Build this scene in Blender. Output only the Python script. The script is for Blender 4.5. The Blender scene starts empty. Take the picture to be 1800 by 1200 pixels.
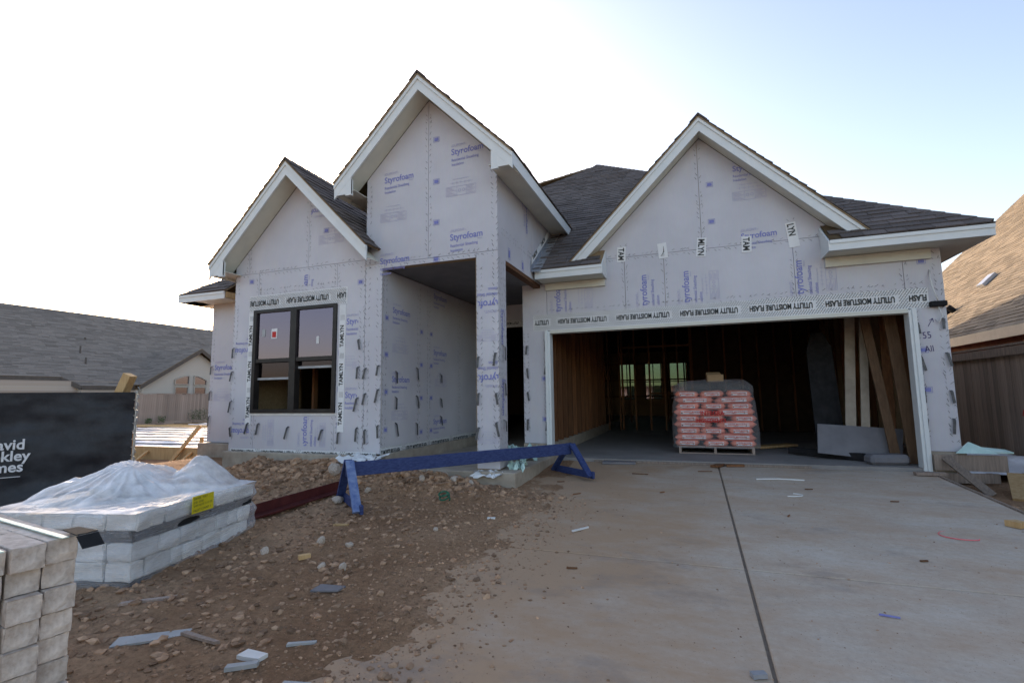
import bpy, bmesh, math, random
from mathutils import Vector, Matrix, noise
random.seed(7)
R = math.radians
scene = bpy.context.scene
COL = scene.collection

# ------------------------------------------------------------------ camera, sky, sun, exposure
cam_d = bpy.data.cameras.new("camera"); cam = bpy.data.objects.new("camera", cam_d); COL.objects.link(cam)
cam_d.sensor_width = 36.0; cam_d.lens = 871.15 / 1800 * 36.0; cam_d.clip_end = 3000; cam_d.clip_start = 0.05
yaw, pitch, roll = R(19.92), R(6.226), R(-0.807)
fwd = Vector((-math.sin(yaw) * math.cos(pitch), math.cos(yaw) * math.cos(pitch), math.sin(pitch)))
rgt = Vector((math.cos(yaw), math.sin(yaw), 0)); upv = rgt.cross(fwd)
cr, sr = math.cos(roll), math.sin(roll)
r2 = rgt * cr + upv * sr; u2 = -rgt * sr + upv * cr
cam.matrix_world = Matrix(((r2.x, u2.x, -fwd.x, 0.0), (r2.y, u2.y, -fwd.y, -8.1047), (r2.z, u2.z, -fwd.z, 1.02), (0, 0, 0, 1)))
scene.camera = cam
SUN_AZ, SUN_EL = 44.0, 14.5            # degrees left of +Y, elevation
world = bpy.data.worlds.new("World"); scene.world = world; world.use_nodes = True
wn = world.node_tree; wn.nodes.clear()
sky = wn.nodes.new('ShaderNodeTexSky'); sky.sky_type = 'NISHITA'; sky.sun_disc = False
sky.sun_elevation = R(SUN_EL); sky.sun_rotation = R(-SUN_AZ); sky.altitude = 50
sky.air_density = 1.0; sky.dust_density = 1.7; sky.ozone_density = 2.2
bg = wn.nodes.new('ShaderNodeBackground'); bg.inputs[1].default_value = 0.15
wo = wn.nodes.new('ShaderNodeOutputWorld')
wn.links.new(sky.outputs[0], bg.inputs[0]); wn.links.new(bg.outputs[0], wo.inputs[0])
sun_d = bpy.data.lights.new("sun", 'SUN'); sun_d.energy = 2.4; sun_d.angle = R(0.6); sun_d.color = (1.0, 0.9, 0.76)
sun = bpy.data.objects.new("sun", sun_d); COL.objects.link(sun)
a, e = R(SUN_AZ), R(SUN_EL)
sdir = Vector((-math.sin(a) * math.cos(e), math.cos(a) * math.cos(e), math.sin(e)))
sun.rotation_euler = sdir.to_track_quat('Z', 'Y').to_euler(); sun.location = (-20, 20, 15)
vs = scene.view_settings; vs.view_transform = 'Standard'; vs.look = 'None'; vs.exposure = 1.66; vs.gamma = 1.0; vs.use_white_balance = True; vs.white_balance_temperature = 8100; vs.white_balance_tint = 19
vs.use_curve_mapping = False
scene.render.engine = 'CYCLES'

# ------------------------------------------------------------------ materials
MATS = {}
def nt_new(name):
    m = bpy.data.materials.new(name); m.use_nodes = True
    n = m.node_tree; b = n.nodes['Principled BSDF']
    return m, n, b
def ramp(n, stops):
    r = n.nodes.new('ShaderNodeValToRGB'); cr_ = r.color_ramp
    cr_.elements[0].position = stops[0][0]; cr_.elements[0].color = (*stops[0][1], 1)
    cr_.elements[1].position = stops[-1][0]; cr_.elements[1].color = (*stops[-1][1], 1)
    for p, c in stops[1:-1]:
        el = cr_.elements.new(p); el.color = (*c, 1)
    return r
def tex(n, scale, detail=4, rough=.55, stretch=None, coord='Object', kind='noise'):
    tc = n.nodes.new('ShaderNodeTexCoord'); out = tc.outputs[coord]
    if stretch:
        mp = n.nodes.new('ShaderNodeMapping'); mp.inputs['Scale'].default_value = stretch
        n.links.new(out, mp.inputs[0]); out = mp.outputs[0]
    if kind == 'noise':
        t = n.nodes.new('ShaderNodeTexNoise'); t.inputs['Scale'].default_value = scale
        t.inputs['Detail'].default_value = detail; t.inputs['Roughness'].default_value = rough
    else:
        t = n.nodes.new('ShaderNodeTexVoronoi'); t.inputs['Scale'].default_value = scale
    n.links.new(out, t.inputs['Vector'])
    return t
def mixc(n, fac, a_, b_, mode='MIX'):
    m = n.nodes.new('ShaderNodeMix'); m.data_type = 'RGBA'; m.blend_type = mode
    for k, v in ((0, fac), (6, a_), (7, b_)):
        if isinstance(v, (int, float)): m.inputs[k].default_value = v
        elif isinstance(v, tuple): m.inputs[k].default_value = (*v, 1) if len(v) == 3 else v
        else: n.links.new(v, m.inputs[k])
    return m.outputs[2]
def bump(n, b, h, strength=.3, dist=.01):
    bp = n.nodes.new('ShaderNodeBump'); bp.inputs['Strength'].default_value = strength; bp.inputs['Distance'].default_value = dist
    n.links.new(h, bp.inputs['Height']); n.links.new(bp.outputs[0], b.inputs['Normal'])
def island(n):
    g = n.nodes.new('ShaderNodeNewGeometry'); return g.outputs['Random Per Island']
def objrand(n):
    g = n.nodes.new('ShaderNodeObjectInfo'); return g.outputs['Random']

def simple(name, c1, c2, scale=8, rough=.7, stretch=None, bmp=.15, bd=.004, spec=.3, rnd=None, rnd_amt=.25, metallic=0):
    m, n, b = nt_new(name)
    t = tex(n, scale, 5, .6, stretch)
    rp = ramp(n, [(.3, c1), (.7, c2)]); n.links.new(t.outputs[0], rp.inputs[0])
    col = rp.outputs[0]
    if rnd:
        src = island(n) if rnd == 'island' else objrand(n)
        mr = n.nodes.new('ShaderNodeMapRange'); mr.inputs[3].default_value = 1 - rnd_amt; mr.inputs[4].default_value = 1 + rnd_amt
        n.links.new(src, mr.inputs[0])
        vm = n.nodes.new('ShaderNodeVectorMath'); vm.operation = 'SCALE'
        n.links.new(col, vm.inputs[0]); n.links.new(mr.outputs[0], vm.inputs['Scale']); col = vm.outputs[0]
    n.links.new(col, b.inputs['Base Color'])
    b.inputs['Roughness'].default_value = rough; b.inputs['Specular IOR Level'].default_value = spec; b.inputs['Metallic'].default_value = metallic
    if bmp: bump(n, b, t.outputs[0], bmp, bd)
    MATS[name] = m; return m

simple('trim', (.66, .70, .70), (.72, .75, .74), 5, .5, bmp=.05)
simple('soffit', (.60, .60, .53), (.68, .67, .58), 4, .6, bmp=.05)
simple('shingle', (.080, .067, .063), (.155, .130, .122), 60, .9, bmp=.5, bd=.003, spec=.2, rnd='island', rnd_amt=.24)
simple('shingle_one', (.080, .067, .063), (.155, .130, .122), 60, .9, bmp=.5, bd=.003, spec=.2, rnd='object', rnd_amt=.24)
simple('shingle_grey', (.165, .138, .118), (.275, .235, .205), 40, .9, bmp=.4, bd=.003, spec=.1, rnd='island', rnd_amt=.2)
simple('shingle_tan', (.140, .116, .090), (.215, .182, .143), 40, .9, bmp=.4, bd=.003, spec=.2, rnd='island', rnd_amt=.3)
simple('deck', (.20, .13, .07), (.32, .22, .13), 9, .85, rnd=None)
simple('wood_new', (.40, .23, .10), (.55, .36, .18), 5, .75, stretch=(6, 6, .7), bmp=.15, rnd='object', rnd_amt=.25)
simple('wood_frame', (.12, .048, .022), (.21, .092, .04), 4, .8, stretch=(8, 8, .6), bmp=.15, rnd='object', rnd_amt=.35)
simple('wood_grey', (.19, .145, .12), (.34, .265, .215), 5, .85, stretch=(9, 9, .6), bmp=.3, rnd='object', rnd_amt=.28)
simple('wood_pale', (.26, .19, .155), (.40, .31, .26), 5, .85, stretch=(9, 9, .5), bmp=.3, rnd='object', rnd_amt=.2)
simple('stem', (.30, .25, .20), (.42, .36, .29), 6, .9, bmp=.4, bd=.01)
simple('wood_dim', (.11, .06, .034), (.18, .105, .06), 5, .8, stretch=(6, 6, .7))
simple('joint_dirt', (.22, .175, .14), (.31, .25, .20), 20, .95)
simple('osb', (.30, .20, .11), (.42, .30, .18), 30, .85)
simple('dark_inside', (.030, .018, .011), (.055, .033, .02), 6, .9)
simple('white_paper', (.66, .67, .67), (.76, .77, .77), 6, .55, bmp=.2)
simple('white_plastic', (.70, .71, .74), (.80, .81, .83), 3, .3, bmp=.5, bd=.05)
simple('green_film', (.38, .60, .53), (.55, .74, .68), 9, .4, bmp=.4, bd=.02)
simple('blue_paint', (.012, .026, .10), (.040, .070, .19), 22, .6, stretch=(1, 1, 3), bmp=.5)
simple('blue_worn', (.05, .10, .26), (.20, .27, .42), 14, .55, bmp=.2)
simple('red_steel', (.060, .010, .010), (.11, .022, .02), 9, .55, bmp=.2)
simple('black_fabric', (.014, .016, .021), (.032, .036, .044), 5, .5, bmp=.3, bd=.03)
simple('wire', (.35, .35, .34), (.5, .5, .48), 9, .45, metallic=.7)
simple('tie_metal', (.07, .07, .072), (.14, .14, .14), 20, .5, metallic=.4)
simple('black_plastic', (.012, .012, .013), (.025, .025, .027), 9, .75, spec=.15)
simple('ink_blue', (.17, .19, .47), (.25, .27, .54), 30, .7, bmp=0)
simple('ink_faint', (.36, .36, .53), (.43, .42, .56), 30, .7, bmp=0)
simple('ink_black', (.02, .025, .025), (.05, .055, .05), 30, .6, bmp=0)
simple('ink_purple', (.05, .03, .12), (.08, .05, .16), 30, .6, bmp=0)
simple('ink_red', (.5, .02, .02), (.6, .04, .03), 30, .6, bmp=0)
simple('print_white', (.55, .57, .60), (.75, .77, .79), 25, .6, bmp=0)
simple('frame_dark', (.018, .015, .014), (.030, .026, .024), 9, .4, bmp=.05)
simple('brick_pale', (.40, .315, .26), (.68, .59, .52), 34, .92, bmp=1.0, bd=.006, rnd='object', rnd_amt=.16)
simple('limestone', (.56, .54, .50), (.74, .73, .70), 9, .85, bmp=.6, bd=.015, rnd='object', rnd_amt=.15)
simple('bag_red', (.70, .17, .11), (.84, .30, .21), 9, .45, bmp=.35, bd=.01, rnd='object', rnd_amt=.15)
simple('bag_label', (.62, .60, .60), (.76, .74, .73), 9, .45, bmp=.2)
simple('cardboard', (.30, .19, .10), (.38, .25, .14), 8, .8)
simple('yellow_paper', (.62, .50, .02), (.72, .60, .04), 5, .5, bmp=.1)
simple('strap', (.50, .68, .60), (.62, .78, .70), 6, .35)
simple('metal_flash', (.33, .36, .40), (.46, .49, .54), 5, .35, metallic=.6)
simple('rock', (.26, .20, .16), (.45, .38, .32), 6, .9, bmp=.5, rnd='island', rnd_amt=.25)
simple('clod', (.21, .112, .066), (.42, .265, .17), 14, .95, bmp=.7, bd=.01, rnd='island', rnd_amt=.45)
simple('scrap_grey', (.30, .31, .31), (.42, .43, .43), 8, .7)
simple('scrap_white', (.60, .60, .58), (.74, .74, .72), 8, .6)
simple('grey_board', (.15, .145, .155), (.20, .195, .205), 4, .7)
simple('plant', (.03, .06, .02), (.08, .13, .04), 9, .8)
simple('pink', (.75, .10, .12), (.85, .18, .2), 9, .5, bmp=0)
simple('green_glass', (.01, .08, .05), (.02, .14, .08), 9, .2)
simple('bucket', (.62, .64, .66), (.70, .72, .74), 5, .4)
simple('green_label', (.03, .40, .10), (.05, .5, .15), 5, .4)
simple('red_wet', (.20, .06, .045), (.30, .10, .07), 5, .7, bmp=.5)

def m_sheathing():
    m, n, b = nt_new('sheathing')
    t = tex(n, .9, 5, .6); t2 = tex(n, 55, 3, .5, (1, 1, .12)); t3 = tex(n, 2.2, 5, .65)
    rp = ramp(n, [(.3, (.475, .47, .505)), (.7, (.58, .575, .61))]); n.links.new(t.outputs[0], rp.inputs[0])
    c = mixc(n, .12, rp.outputs[0], t2.outputs[1], 'SOFT_LIGHT')
    rp3 = ramp(n, [(.55, (0, 0, 0)), (.72, (1, 1, 1))]); n.links.new(t3.outputs[0], rp3.inputs[0])
    mm = n.nodes.new('ShaderNodeMath'); mm.operation = 'MULTIPLY'; mm.inputs[1].default_value = .35
    n.links.new(rp3.outputs[0], mm.inputs[0])
    c = mixc(n, mm.outputs[0], c, (.56, .51, .50))
    n.links.new(c, b.inputs['Base Color']); b.inputs['Roughness'].default_value = .42; b.inputs['Specular IOR Level'].default_value = .4
    bump(n, b, t2.outputs[0], .06, .003)
    MATS['sheathing'] = m
m_sheathing()
def m_concrete():
    m, n, b = nt_new('concrete')
    t = tex(n, .55, 9, .7); f = tex(n, 26, 8, .8); st = tex(n, 1.25, 12, .74, (.8, 1.5, 1)); dk = tex(n, .9, 10, .72, (1, 1.6, 1))
    rp = ramp(n, [(.3, (.43, .375, .32)), (.7, (.56, .50, .435))]); n.links.new(t.outputs[0], rp.inputs[0])
    gr = ramp(n, [(.3, (.36, .36, .36)), (.7, (.64, .64, .64))]); n.links.new(f.outputs[0], gr.inputs[0])
    c = mixc(n, .55, rp.outputs[0], gr.outputs[0], 'OVERLAY')
    # brown dust, thicker towards the dirt on the left
    tc = n.nodes.new('ShaderNodeTexCoord'); sp = n.nodes.new('ShaderNodeSeparateXYZ'); n.links.new(tc.outputs['Object'], sp.inputs[0])
    mr = n.nodes.new('ShaderNodeMapRange'); mr.inputs[1].default_value = .6; mr.inputs[2].default_value = -1.9
    mr.inputs[3].default_value = .11; mr.inputs[4].default_value = .46; n.links.new(sp.outputs[0], mr.inputs[0])
    ad = n.nodes.new('ShaderNodeMath'); n.links.new(st.outputs[0], ad.inputs[0]); n.links.new(mr.outputs[0], ad.inputs[1])
    mk = ramp(n, [(.44, (0, 0, 0)), (.58, (.35, .35, .35)), (.85, (1, 1, 1))]); n.links.new(ad.outputs[0], mk.inputs[0])
    c = mixc(n, mk.outputs[0], c, (.42, .275, .18))
    dm = ramp(n, [(.56, (0, 0, 0)), (.72, (.55, .55, .55))]); n.links.new(dk.outputs[0], dm.inputs[0])
    c = mixc(n, dm.outputs[0], c, (.17, .165, .17))
    sk = tex(n, 90, 2, .5); sm = ramp(n, [(.68, (0, 0, 0)), (.74, (.7, .7, .7))]); n.links.new(sk.outputs[0], sm.inputs[0])
    c = mixc(n, sm.outputs[0], c, (.16, .11, .08))
    n.links.new(c, b.inputs['Base Color']); b.inputs['Roughness'].default_value = .9; b.inputs['Specular IOR Level'].default_value = .08
    bump(n, b, f.outputs[0], .4, .006)
    MATS['concrete'] = m
m_concrete()
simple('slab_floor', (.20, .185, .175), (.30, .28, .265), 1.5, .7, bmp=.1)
def m_dirt():
    m, n, b = nt_new('dirt')
    t = tex(n, .7, 8, .65); f = tex(n, 26, 8, .75); v = tex(n, 9, 6, .7)
    rp = ramp(n, [(.25, (.20, .105, .060)), (.5, (.335, .20, .122)), (.75, (.49, .32, .21))]); n.links.new(t.outputs[0], rp.inputs[0])
    rf = ramp(n, [(.3, (.28, .27, .26)), (.7, (.72, .70, .68))]); n.links.new(f.outputs[0], rf.inputs[0])
    c = mixc(n, .8, rp.outputs[0], rf.outputs[0], 'OVERLAY')
    n.links.new(c, b.inputs['Base Color']); b.inputs['Roughness'].default_value = .95; b.inputs['Specular IOR Level'].default_value = .1
    ad = n.nodes.new('ShaderNodeMath'); n.links.new(f.outputs[0], ad.inputs[0]); n.links.new(v.outputs[0], ad.inputs[1])
    bump(n, b, ad.outputs[0], 1.0, .03)
    MATS['dirt'] = m
m_dirt()
def m_brickwall():
    m, n, b = nt_new('brick_far')
    tc = n.nodes.new('ShaderNodeTexCoord'); mp = n.nodes.new('ShaderNodeMapping'); mp.inputs['Rotation'].default_value = (R(90), 0, R(90))
    n.links.new(tc.outputs['Object'], mp.inputs[0])
    br = n.nodes.new('ShaderNodeTexBrick'); br.inputs['Scale'].default_value = 1; br.inputs['Brick Width'].default_value = .24; br.inputs['Row Height'].default_value = .08
    br.inputs['Mortar Size'].default_value = .008; br.inputs['Color1'].default_value = (.50, .42, .35, 1); br.inputs['Color2'].default_value = (.36, .28, .23, 1)
    br.inputs['Mortar'].default_value = (.50, .46, .41, 1)
    n.links.new(mp.outputs[0], br.inputs[0]); n.links.new(br.outputs[0], b.inputs['Base Color']); b.inputs['Roughness'].default_value = .9
    MATS['brick_far'] = m
m_brickwall()
def m_film(name, dens, streak, rough=.18, tint=(.86, .88, .92), face=.5):
    m, n, b = nt_new(name)
    out = n.nodes['Material Output']
    tr = n.nodes.new('ShaderNodeBsdfTransparent'); tr.inputs[0].default_value = (.96, .97, .98, 1)
    b.inputs['Base Color'].default_value = (*tint, 1); b.inputs['Roughness'].default_value = rough; b.inputs['Specular IOR Level'].default_value = .6
    t = tex(n, 7, 6, .65, streak); rp = ramp(n, [(.35, (dens * .45,) * 3), (.72, (min(1, dens * 1.7),) * 3)]); n.links.new(t.outputs[0], rp.inputs[0])
    fr = n.nodes.new('ShaderNodeLayerWeight'); fr.inputs[0].default_value = .35
    ad = n.nodes.new('ShaderNodeMath'); ad.use_clamp = True
    ml = n.nodes.new('ShaderNodeMath'); ml.operation = 'MULTIPLY'; ml.inputs[1].default_value = face
    n.links.new(fr.outputs['Facing'], ml.inputs[0]); n.links.new(ml.outputs[0], ad.inputs[0]); n.links.new(rp.outputs[0], ad.inputs[1])
    mx = n.nodes.new('ShaderNodeMixShader'); n.links.new(ad.outputs[0], mx.inputs[0]); n.links.new(tr.outputs[0], mx.inputs[1]); n.links.new(b.outputs[0], mx.inputs[2])
    n.links.new(mx.outputs[0], out.inputs[0]); bump(n, b, t.outputs[0], .6, .02)
    MATS[name] = m
m_film('film', .13, (1.2, 1.2, 14))
m_film('film_top', .40, (.5, .5, .5), .12, (.90, .91, .93), .35)
m_film('film_bag', .08, (2, 2, 4), .14, (.9, .92, .95), .2)
def m_glass(name, tint, alpha):
    m, n, b = nt_new(name); out = n.nodes['Material Output']
    gl = n.nodes.new('ShaderNodeBsdfGlossy'); gl.inputs['Roughness'].default_value = .03; gl.inputs[0].default_value = (.72, .60, .78, 1)
    tr = n.nodes.new('ShaderNodeBsdfTransparent'); tr.inputs[0].default_value = (*tint, 1)
    fr = n.nodes.new('ShaderNodeFresnel'); fr.inputs[0].default_value = 1.6
    ad = n.nodes.new('ShaderNodeMath'); ad.use_clamp = True; ad.inputs[1].default_value = alpha; n.links.new(fr.outputs[0], ad.inputs[0])
    mx = n.nodes.new('ShaderNodeMixShader'); n.links.new(ad.outputs[0], mx.inputs[0]); n.links.new(tr.outputs[0], mx.inputs[1]); n.links.new(gl.outputs[0], mx.inputs[2])
    n.links.new(mx.outputs[0], out.inputs[0]); MATS[name] = m
m_glass('glass', (.30, .25, .31), .16)
m_glass('glass_dim', (.45, .28, .24), .0)
m_glass('glass_green', (.16, .23, .23), .03)

# ------------------------------------------------------------------ helpers
class MB:
    def __init__(s): s.v = []; s.f = []
    def poly(s, pts):
        i = len(s.v); s.v += [tuple(p) for p in pts]; s.f.append(tuple(range(i, i + len(pts))))
    def box(s, x0, x1, y0, y1, z0, z1, M=None):
        c = [Vector((x, y, z)) for x in (x0, x1) for y in (y0, y1) for z in (z0, z1)]
        if M is not None: c = [M @ p for p in c]
        i = len(s.v); s.v += [tuple(p) for p in c]
        s.f += [tuple(i + k for k in q) for q in ((0, 1, 3, 2), (4, 6, 7, 5), (0, 4, 5, 1), (2, 3, 7, 6), (0, 2, 6, 4), (1, 5, 7, 3))]
        return s
    def prism(s, pts, d):
        """extrude a planar polygon (3D points) by vector d"""
        d = Vector(d); n = len(pts); i = len(s.v)
        s.v += [tuple(p) for p in pts] + [tuple(Vector(p) + d) for p in pts]
        s.f.append(tuple(range(i, i + n))); s.f.append(tuple(range(i + 2 * n - 1, i + n - 1, -1)))
        for k in range(n):
            k2 = (k + 1) % n; s.f.append((i + k, i + n + k, i + n + k2, i + k2))
        return s
    def bar(s, p, q, w, h, up=(0, 0, 1)):
        """rectangular bar from p to q, w across, h along up"""
        p, q = Vector(p), Vector(q); d = (q - p).normalized(); up = Vector(up)
        sd = d.cross(up)
        if sd.length < 1e-5: sd = d.cross(Vector((0, 1, 0)))
        sd.normalize(); u = sd.cross(d)
        pts = [p + sd * (w / 2 * a_) + u * (h / 2 * b_) for a_, b_ in ((-1, -1), (1, -1), (1, 1), (-1, 1))]
        return s.prism(pts, q - p)
    def tube(s, pts, r, n=6):
        rings = []
        for k, p in enumerate(pts):
            p = Vector(p); d = Vector(pts[min(k + 1, len(pts) - 1)]) - Vector(pts[max(k - 1, 0)])
            d.normalize(); a_ = d.orthogonal().normalized() if k == 0 else (rings[-1][1] - d * rings[-1][1].dot(d)).normalized()
            b_ = d.cross(a_); i = len(s.v)
            s.v += [tuple(p + (a_ * math.cos(2 * math.pi * j / n) + b_ * math.sin(2 * math.pi * j / n)) * r) for j in range(n)]
            rings.append((i, a_))
        for k in range(len(rings) - 1):
            i, j = rings[k][0], rings[k + 1][0]
            for q in range(n): s.f.append((i + q, i + (q + 1) % n, j + (q + 1) % n, j + q))
        s.f.append(tuple(range(rings[0][0] + n - 1, rings[0][0] - 1, -1))); s.f.append(tuple(range(rings[-1][0], rings[-1][0] + n)))
        return s
    def mesh(s, name, fix=True):
        me = bpy.data.meshes.new(name); me.from_pydata(s.v, [], s.f); me.validate()
        if fix:
            bm = bmesh.new(); bm.from_mesh(me); bmesh.ops.recalc_face_normals(bm, faces=bm.faces); bm.to_mesh(me); bm.free()
        me.update(); return me
    def build(s, name, mat, parent=None, **k):
        fix = k.pop('fix', True); bev = k.pop('bevel', 0); smooth = k.pop('smooth', False)
        me = s.mesh(name, fix)
        if bev:
            bm = bmesh.new(); bm.from_mesh(me); bmesh.ops.remove_doubles(bm, verts=bm.verts, dist=1e-5)
            bmesh.ops.bevel(bm, geom=list(bm.edges), offset=bev, segments=1, affect='EDGES'); bm.to_mesh(me); bm.free()
        if smooth:
            for p in me.polygons: p.use_smooth = True
        return link(name, me, mat, parent, **k)
def link(name, me, mat, parent=None, label=None, cat=None, group=None, kind=None, loc=None, rot=None, scale=None):
    o = bpy.data.objects.new(name, me)
    if mat and me is not None and len(me.materials) == 0: me.materials.append(MATS[mat])
    COL.objects.link(o); o.parent = parent
    if loc is not None: o.location = loc
    if rot is not None: o.rotation_euler = rot
    if scale is not None: o.scale = scale
    tag(o, label, cat, group, kind); return o
def tag(o, label=None, cat=None, group=None, kind=None):
    if label: o['label'] = label
    if cat: o['category'] = cat
    if group: o['group'] = group
    if kind: o['kind'] = kind
    return o
def empty(name, loc=(0, 0, 0), rz=0, **k):
    o = bpy.data.objects.new(name, None); COL.objects.link(o); o.location = loc; o.rotation_euler = (0, 0, rz); o.empty_display_size = .1
    return tag(o, **k)
def clip(poly, axis, val, keep_less):
    out = []
    for i in range(len(poly)):
        p, q = poly[i], poly[(i + 1) % len(poly)]
        a_ = (p[axis] <= val) == keep_less or p[axis] == val; b_ = (q[axis] <= val) == keep_less or q[axis] == val
        if a_: out.append(p)
        if a_ != b_:
            t = (val - p[axis]) / (q[axis] - p[axis]); out.append(tuple(p[k] + (q[k] - p[k]) * t for k in range(2)))
    return out
def cliprect(poly, u0, u1, v0, v1):
    for ax, val, kl in ((0, u0, False), (0, u1, True), (1, v0, False), (1, v1, True)):
        poly = clip(poly, ax, val, kl)
        if len(poly) < 3: return []
    return poly
def area2(p): return abs(sum(p[i][0] * p[(i + 1) % len(p)][1] - p[(i + 1) % len(p)][0] * p[i][1] for i in range(len(p)))) / 2
def clip_convex(poly, cv):
    ar = sum(cv[i][0] * cv[(i + 1) % len(cv)][1] - cv[(i + 1) % len(cv)][0] * cv[i][1] for i in range(len(cv)))
    if ar < 0: cv = cv[::-1]
    for i in range(len(cv)):
        a_, b_ = cv[i], cv[(i + 1) % len(cv)]
        side = lambda p: (b_[0] - a_[0]) * (p[1] - a_[1]) - (b_[1] - a_[1]) * (p[0] - a_[0])
        out = []
        for k in range(len(poly)):
            p, q = poly[k], poly[(k + 1) % len(poly)]; sp_, sq = side(p), side(q)
            if sp_ >= 0: out.append(p)
            if (sp_ >= 0) != (sq >= 0):
                t = sp_ / (sp_ - sq); out.append((p[0] + (q[0] - p[0]) * t, p[1] + (q[1] - p[1]) * t))
        poly = out
        if len(poly) < 3: return []
    return poly
_txt = {}
def text_geo(s, size, bold=0.0, xs=1.0, align='LEFT', spacing=1.0):
    """list of vertices/faces of flat lettering in the XY plane"""
    key = (s, size, bold, xs, align, spacing)
    if key not in _txt:
        cu = bpy.data.curves.new('lettering', 'FONT'); cu.body = s; cu.size = size; cu.offset = bold * size; cu.align_x = align
        cu.space_character = spacing; cu.resolution_u = 3
        o = bpy.data.objects.new('lettering', cu); COL.objects.link(o)
        dg = bpy.context.evaluated_depsgraph_get(); me = bpy.data.meshes.new_from_object(o.evaluated_get(dg))
        _txt[key] = ([(v.co.x * xs, v.co.y) for v in me.vertices], [tuple(p.vertices) for p in me.polygons])
        bpy.data.objects.remove(o); bpy.data.curves.remove(cu); bpy.data.meshes.remove(me)
    return _txt[key]
class Flat(MB):
    """flat print laid on a surface: origin o, axes u, v, normal n"""
    def __init__(s, o, u, v, n, lift=.003):
        super().__init__(); s.o, s.u, s.v_, s.n = Vector(o), Vector(u), Vector(v), Vector(n); s.o = s.o + s.n * lift; s.items = []
    def sub(s):
        f = Flat(s.o, s.u, s.v_, s.n, 0); s.items.append(f); return f
    def pt(s, a_, b_): return tuple(s.o + s.u * a_ + s.v_ * b_)
    def text(s, t, a_, b_, size, rot=0, bold=.0, xs=1.0, align='LEFT', flip=False, spacing=1.0, crop=None):
        vs_, fs = text_geo(t, size, bold, xs, align, spacing); c, sn = math.cos(R(rot)), math.sin(R(rot)); i = len(s.v)
        pts = [(a_ + x * c - y * sn, b_ + x * sn + y * c) for x, y in vs_]
        s.v += [s.pt(*p) for p in pts]
        for f in fs:
            if crop and any(not (crop[0] <= pts[k][0] <= crop[1] and crop[2] <= pts[k][1] <= crop[3]) for k in f): continue
            s.f.append(tuple(i + k for k in f))
        return s
    def rect(s, a0, a1, b0, b1): s.poly([s.pt(a0, b0), s.pt(a1, b0), s.pt(a1, b1), s.pt(a0, b1)]); return s
    def seg(s, a0, b0, a1, b1, w):
        d = Vector((a1 - a0, b1 - b0)); d.normalize(); nx, ny = -d.y * w / 2, d.x * w / 2
        s.poly([s.pt(a0 + nx, b0 + ny), s.pt(a1 + nx, b1 + ny), s.pt(a1 - nx, b1 - ny), s.pt(a0 - nx, b0 - ny)]); return s

# ------------------------------------------------------------------ shingles
def shingles(name, poly3, eave_dir, up_dir, parent, mat, individual=False, lift=.004, wmin=.17, wmax=.34, course=.145, skip=None):
    e1, e2 = Vector(eave_dir).normalized(), Vector(up_dir).normalized(); nn = e1.cross(e2)
    if nn.z < 0: nn = -nn
    o = Vector(poly3[0]); P = [((Vector(p) - o).dot(e1), (Vector(p) - o).dot(e2)) for p in poly3]
    u0, u1 = min(p[0] for p in P), max(p[0] for p in P); v0, v1 = min(p[1] for p in P), max(p[1] for p in P)
    mb = MB(); rows = int((v1 - v0) / course) + 1; cnt = 0
    for j in range(rows):
        v = v0 + j * course - (.02 if j == 0 else 0); u = u0 - random.random() * .3
        while u < u1:
            w = random.uniform(wmin, wmax)
            q = clip_convex([(u + .003, v), (u + w - .003, v), (u + w - .003, v + course * 1.12), (u + .003, v + course * 1.12)], P if j else [(p[0], p[1] - (.03 if abs(p[1] - v0) < 1e-4 else 0)) for p in P])
            u += w
            if len(q) < 3 or area2(q) < .0008: continue
            ctr = o + e1 * (sum(p[0] for p in q) / len(q)) + e2 * (sum(p[1] for p in q) / len(q))
            if skip and skip(ctr): continue
            th = random.choice((.009, .012, .018))
            top = [o + e1 * p[0] + e2 * p[1] + nn * (lift + th * (1 - (p[1] - v) / (course * 1.12)) + .001 * (j % 2)) for p in q]
            bot = [o + e1 * p[0] + e2 * p[1] + nn * (lift * .2) for p in q]
            m2 = MB() if individual else mb
            i = len(m2.v); n = len(q); m2.v += [tuple(p) for p in top + bot]
            m2.f.append(tuple(range(i, i + n)))
            for k in range(n): m2.f.append((i + k, i + n + k, i + n + (k + 1) % n, i + (k + 1) % n))
            if individual:
                m2.build(name, mat, parent); cnt += 1
    if not individual: mb.build(name, mat, parent, kind='stuff')
    return cnt
def deck(name, poly3, thick, mat, parent): 
    nn = (Vector(poly3[1]) - Vector(poly3[0])).cross(Vector(poly3[2]) - Vector(poly3[0])).normalized()
    if nn.z < 0: nn = -nn
    return MB().prism(poly3, -nn * thick).build(name, mat, parent)

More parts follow.
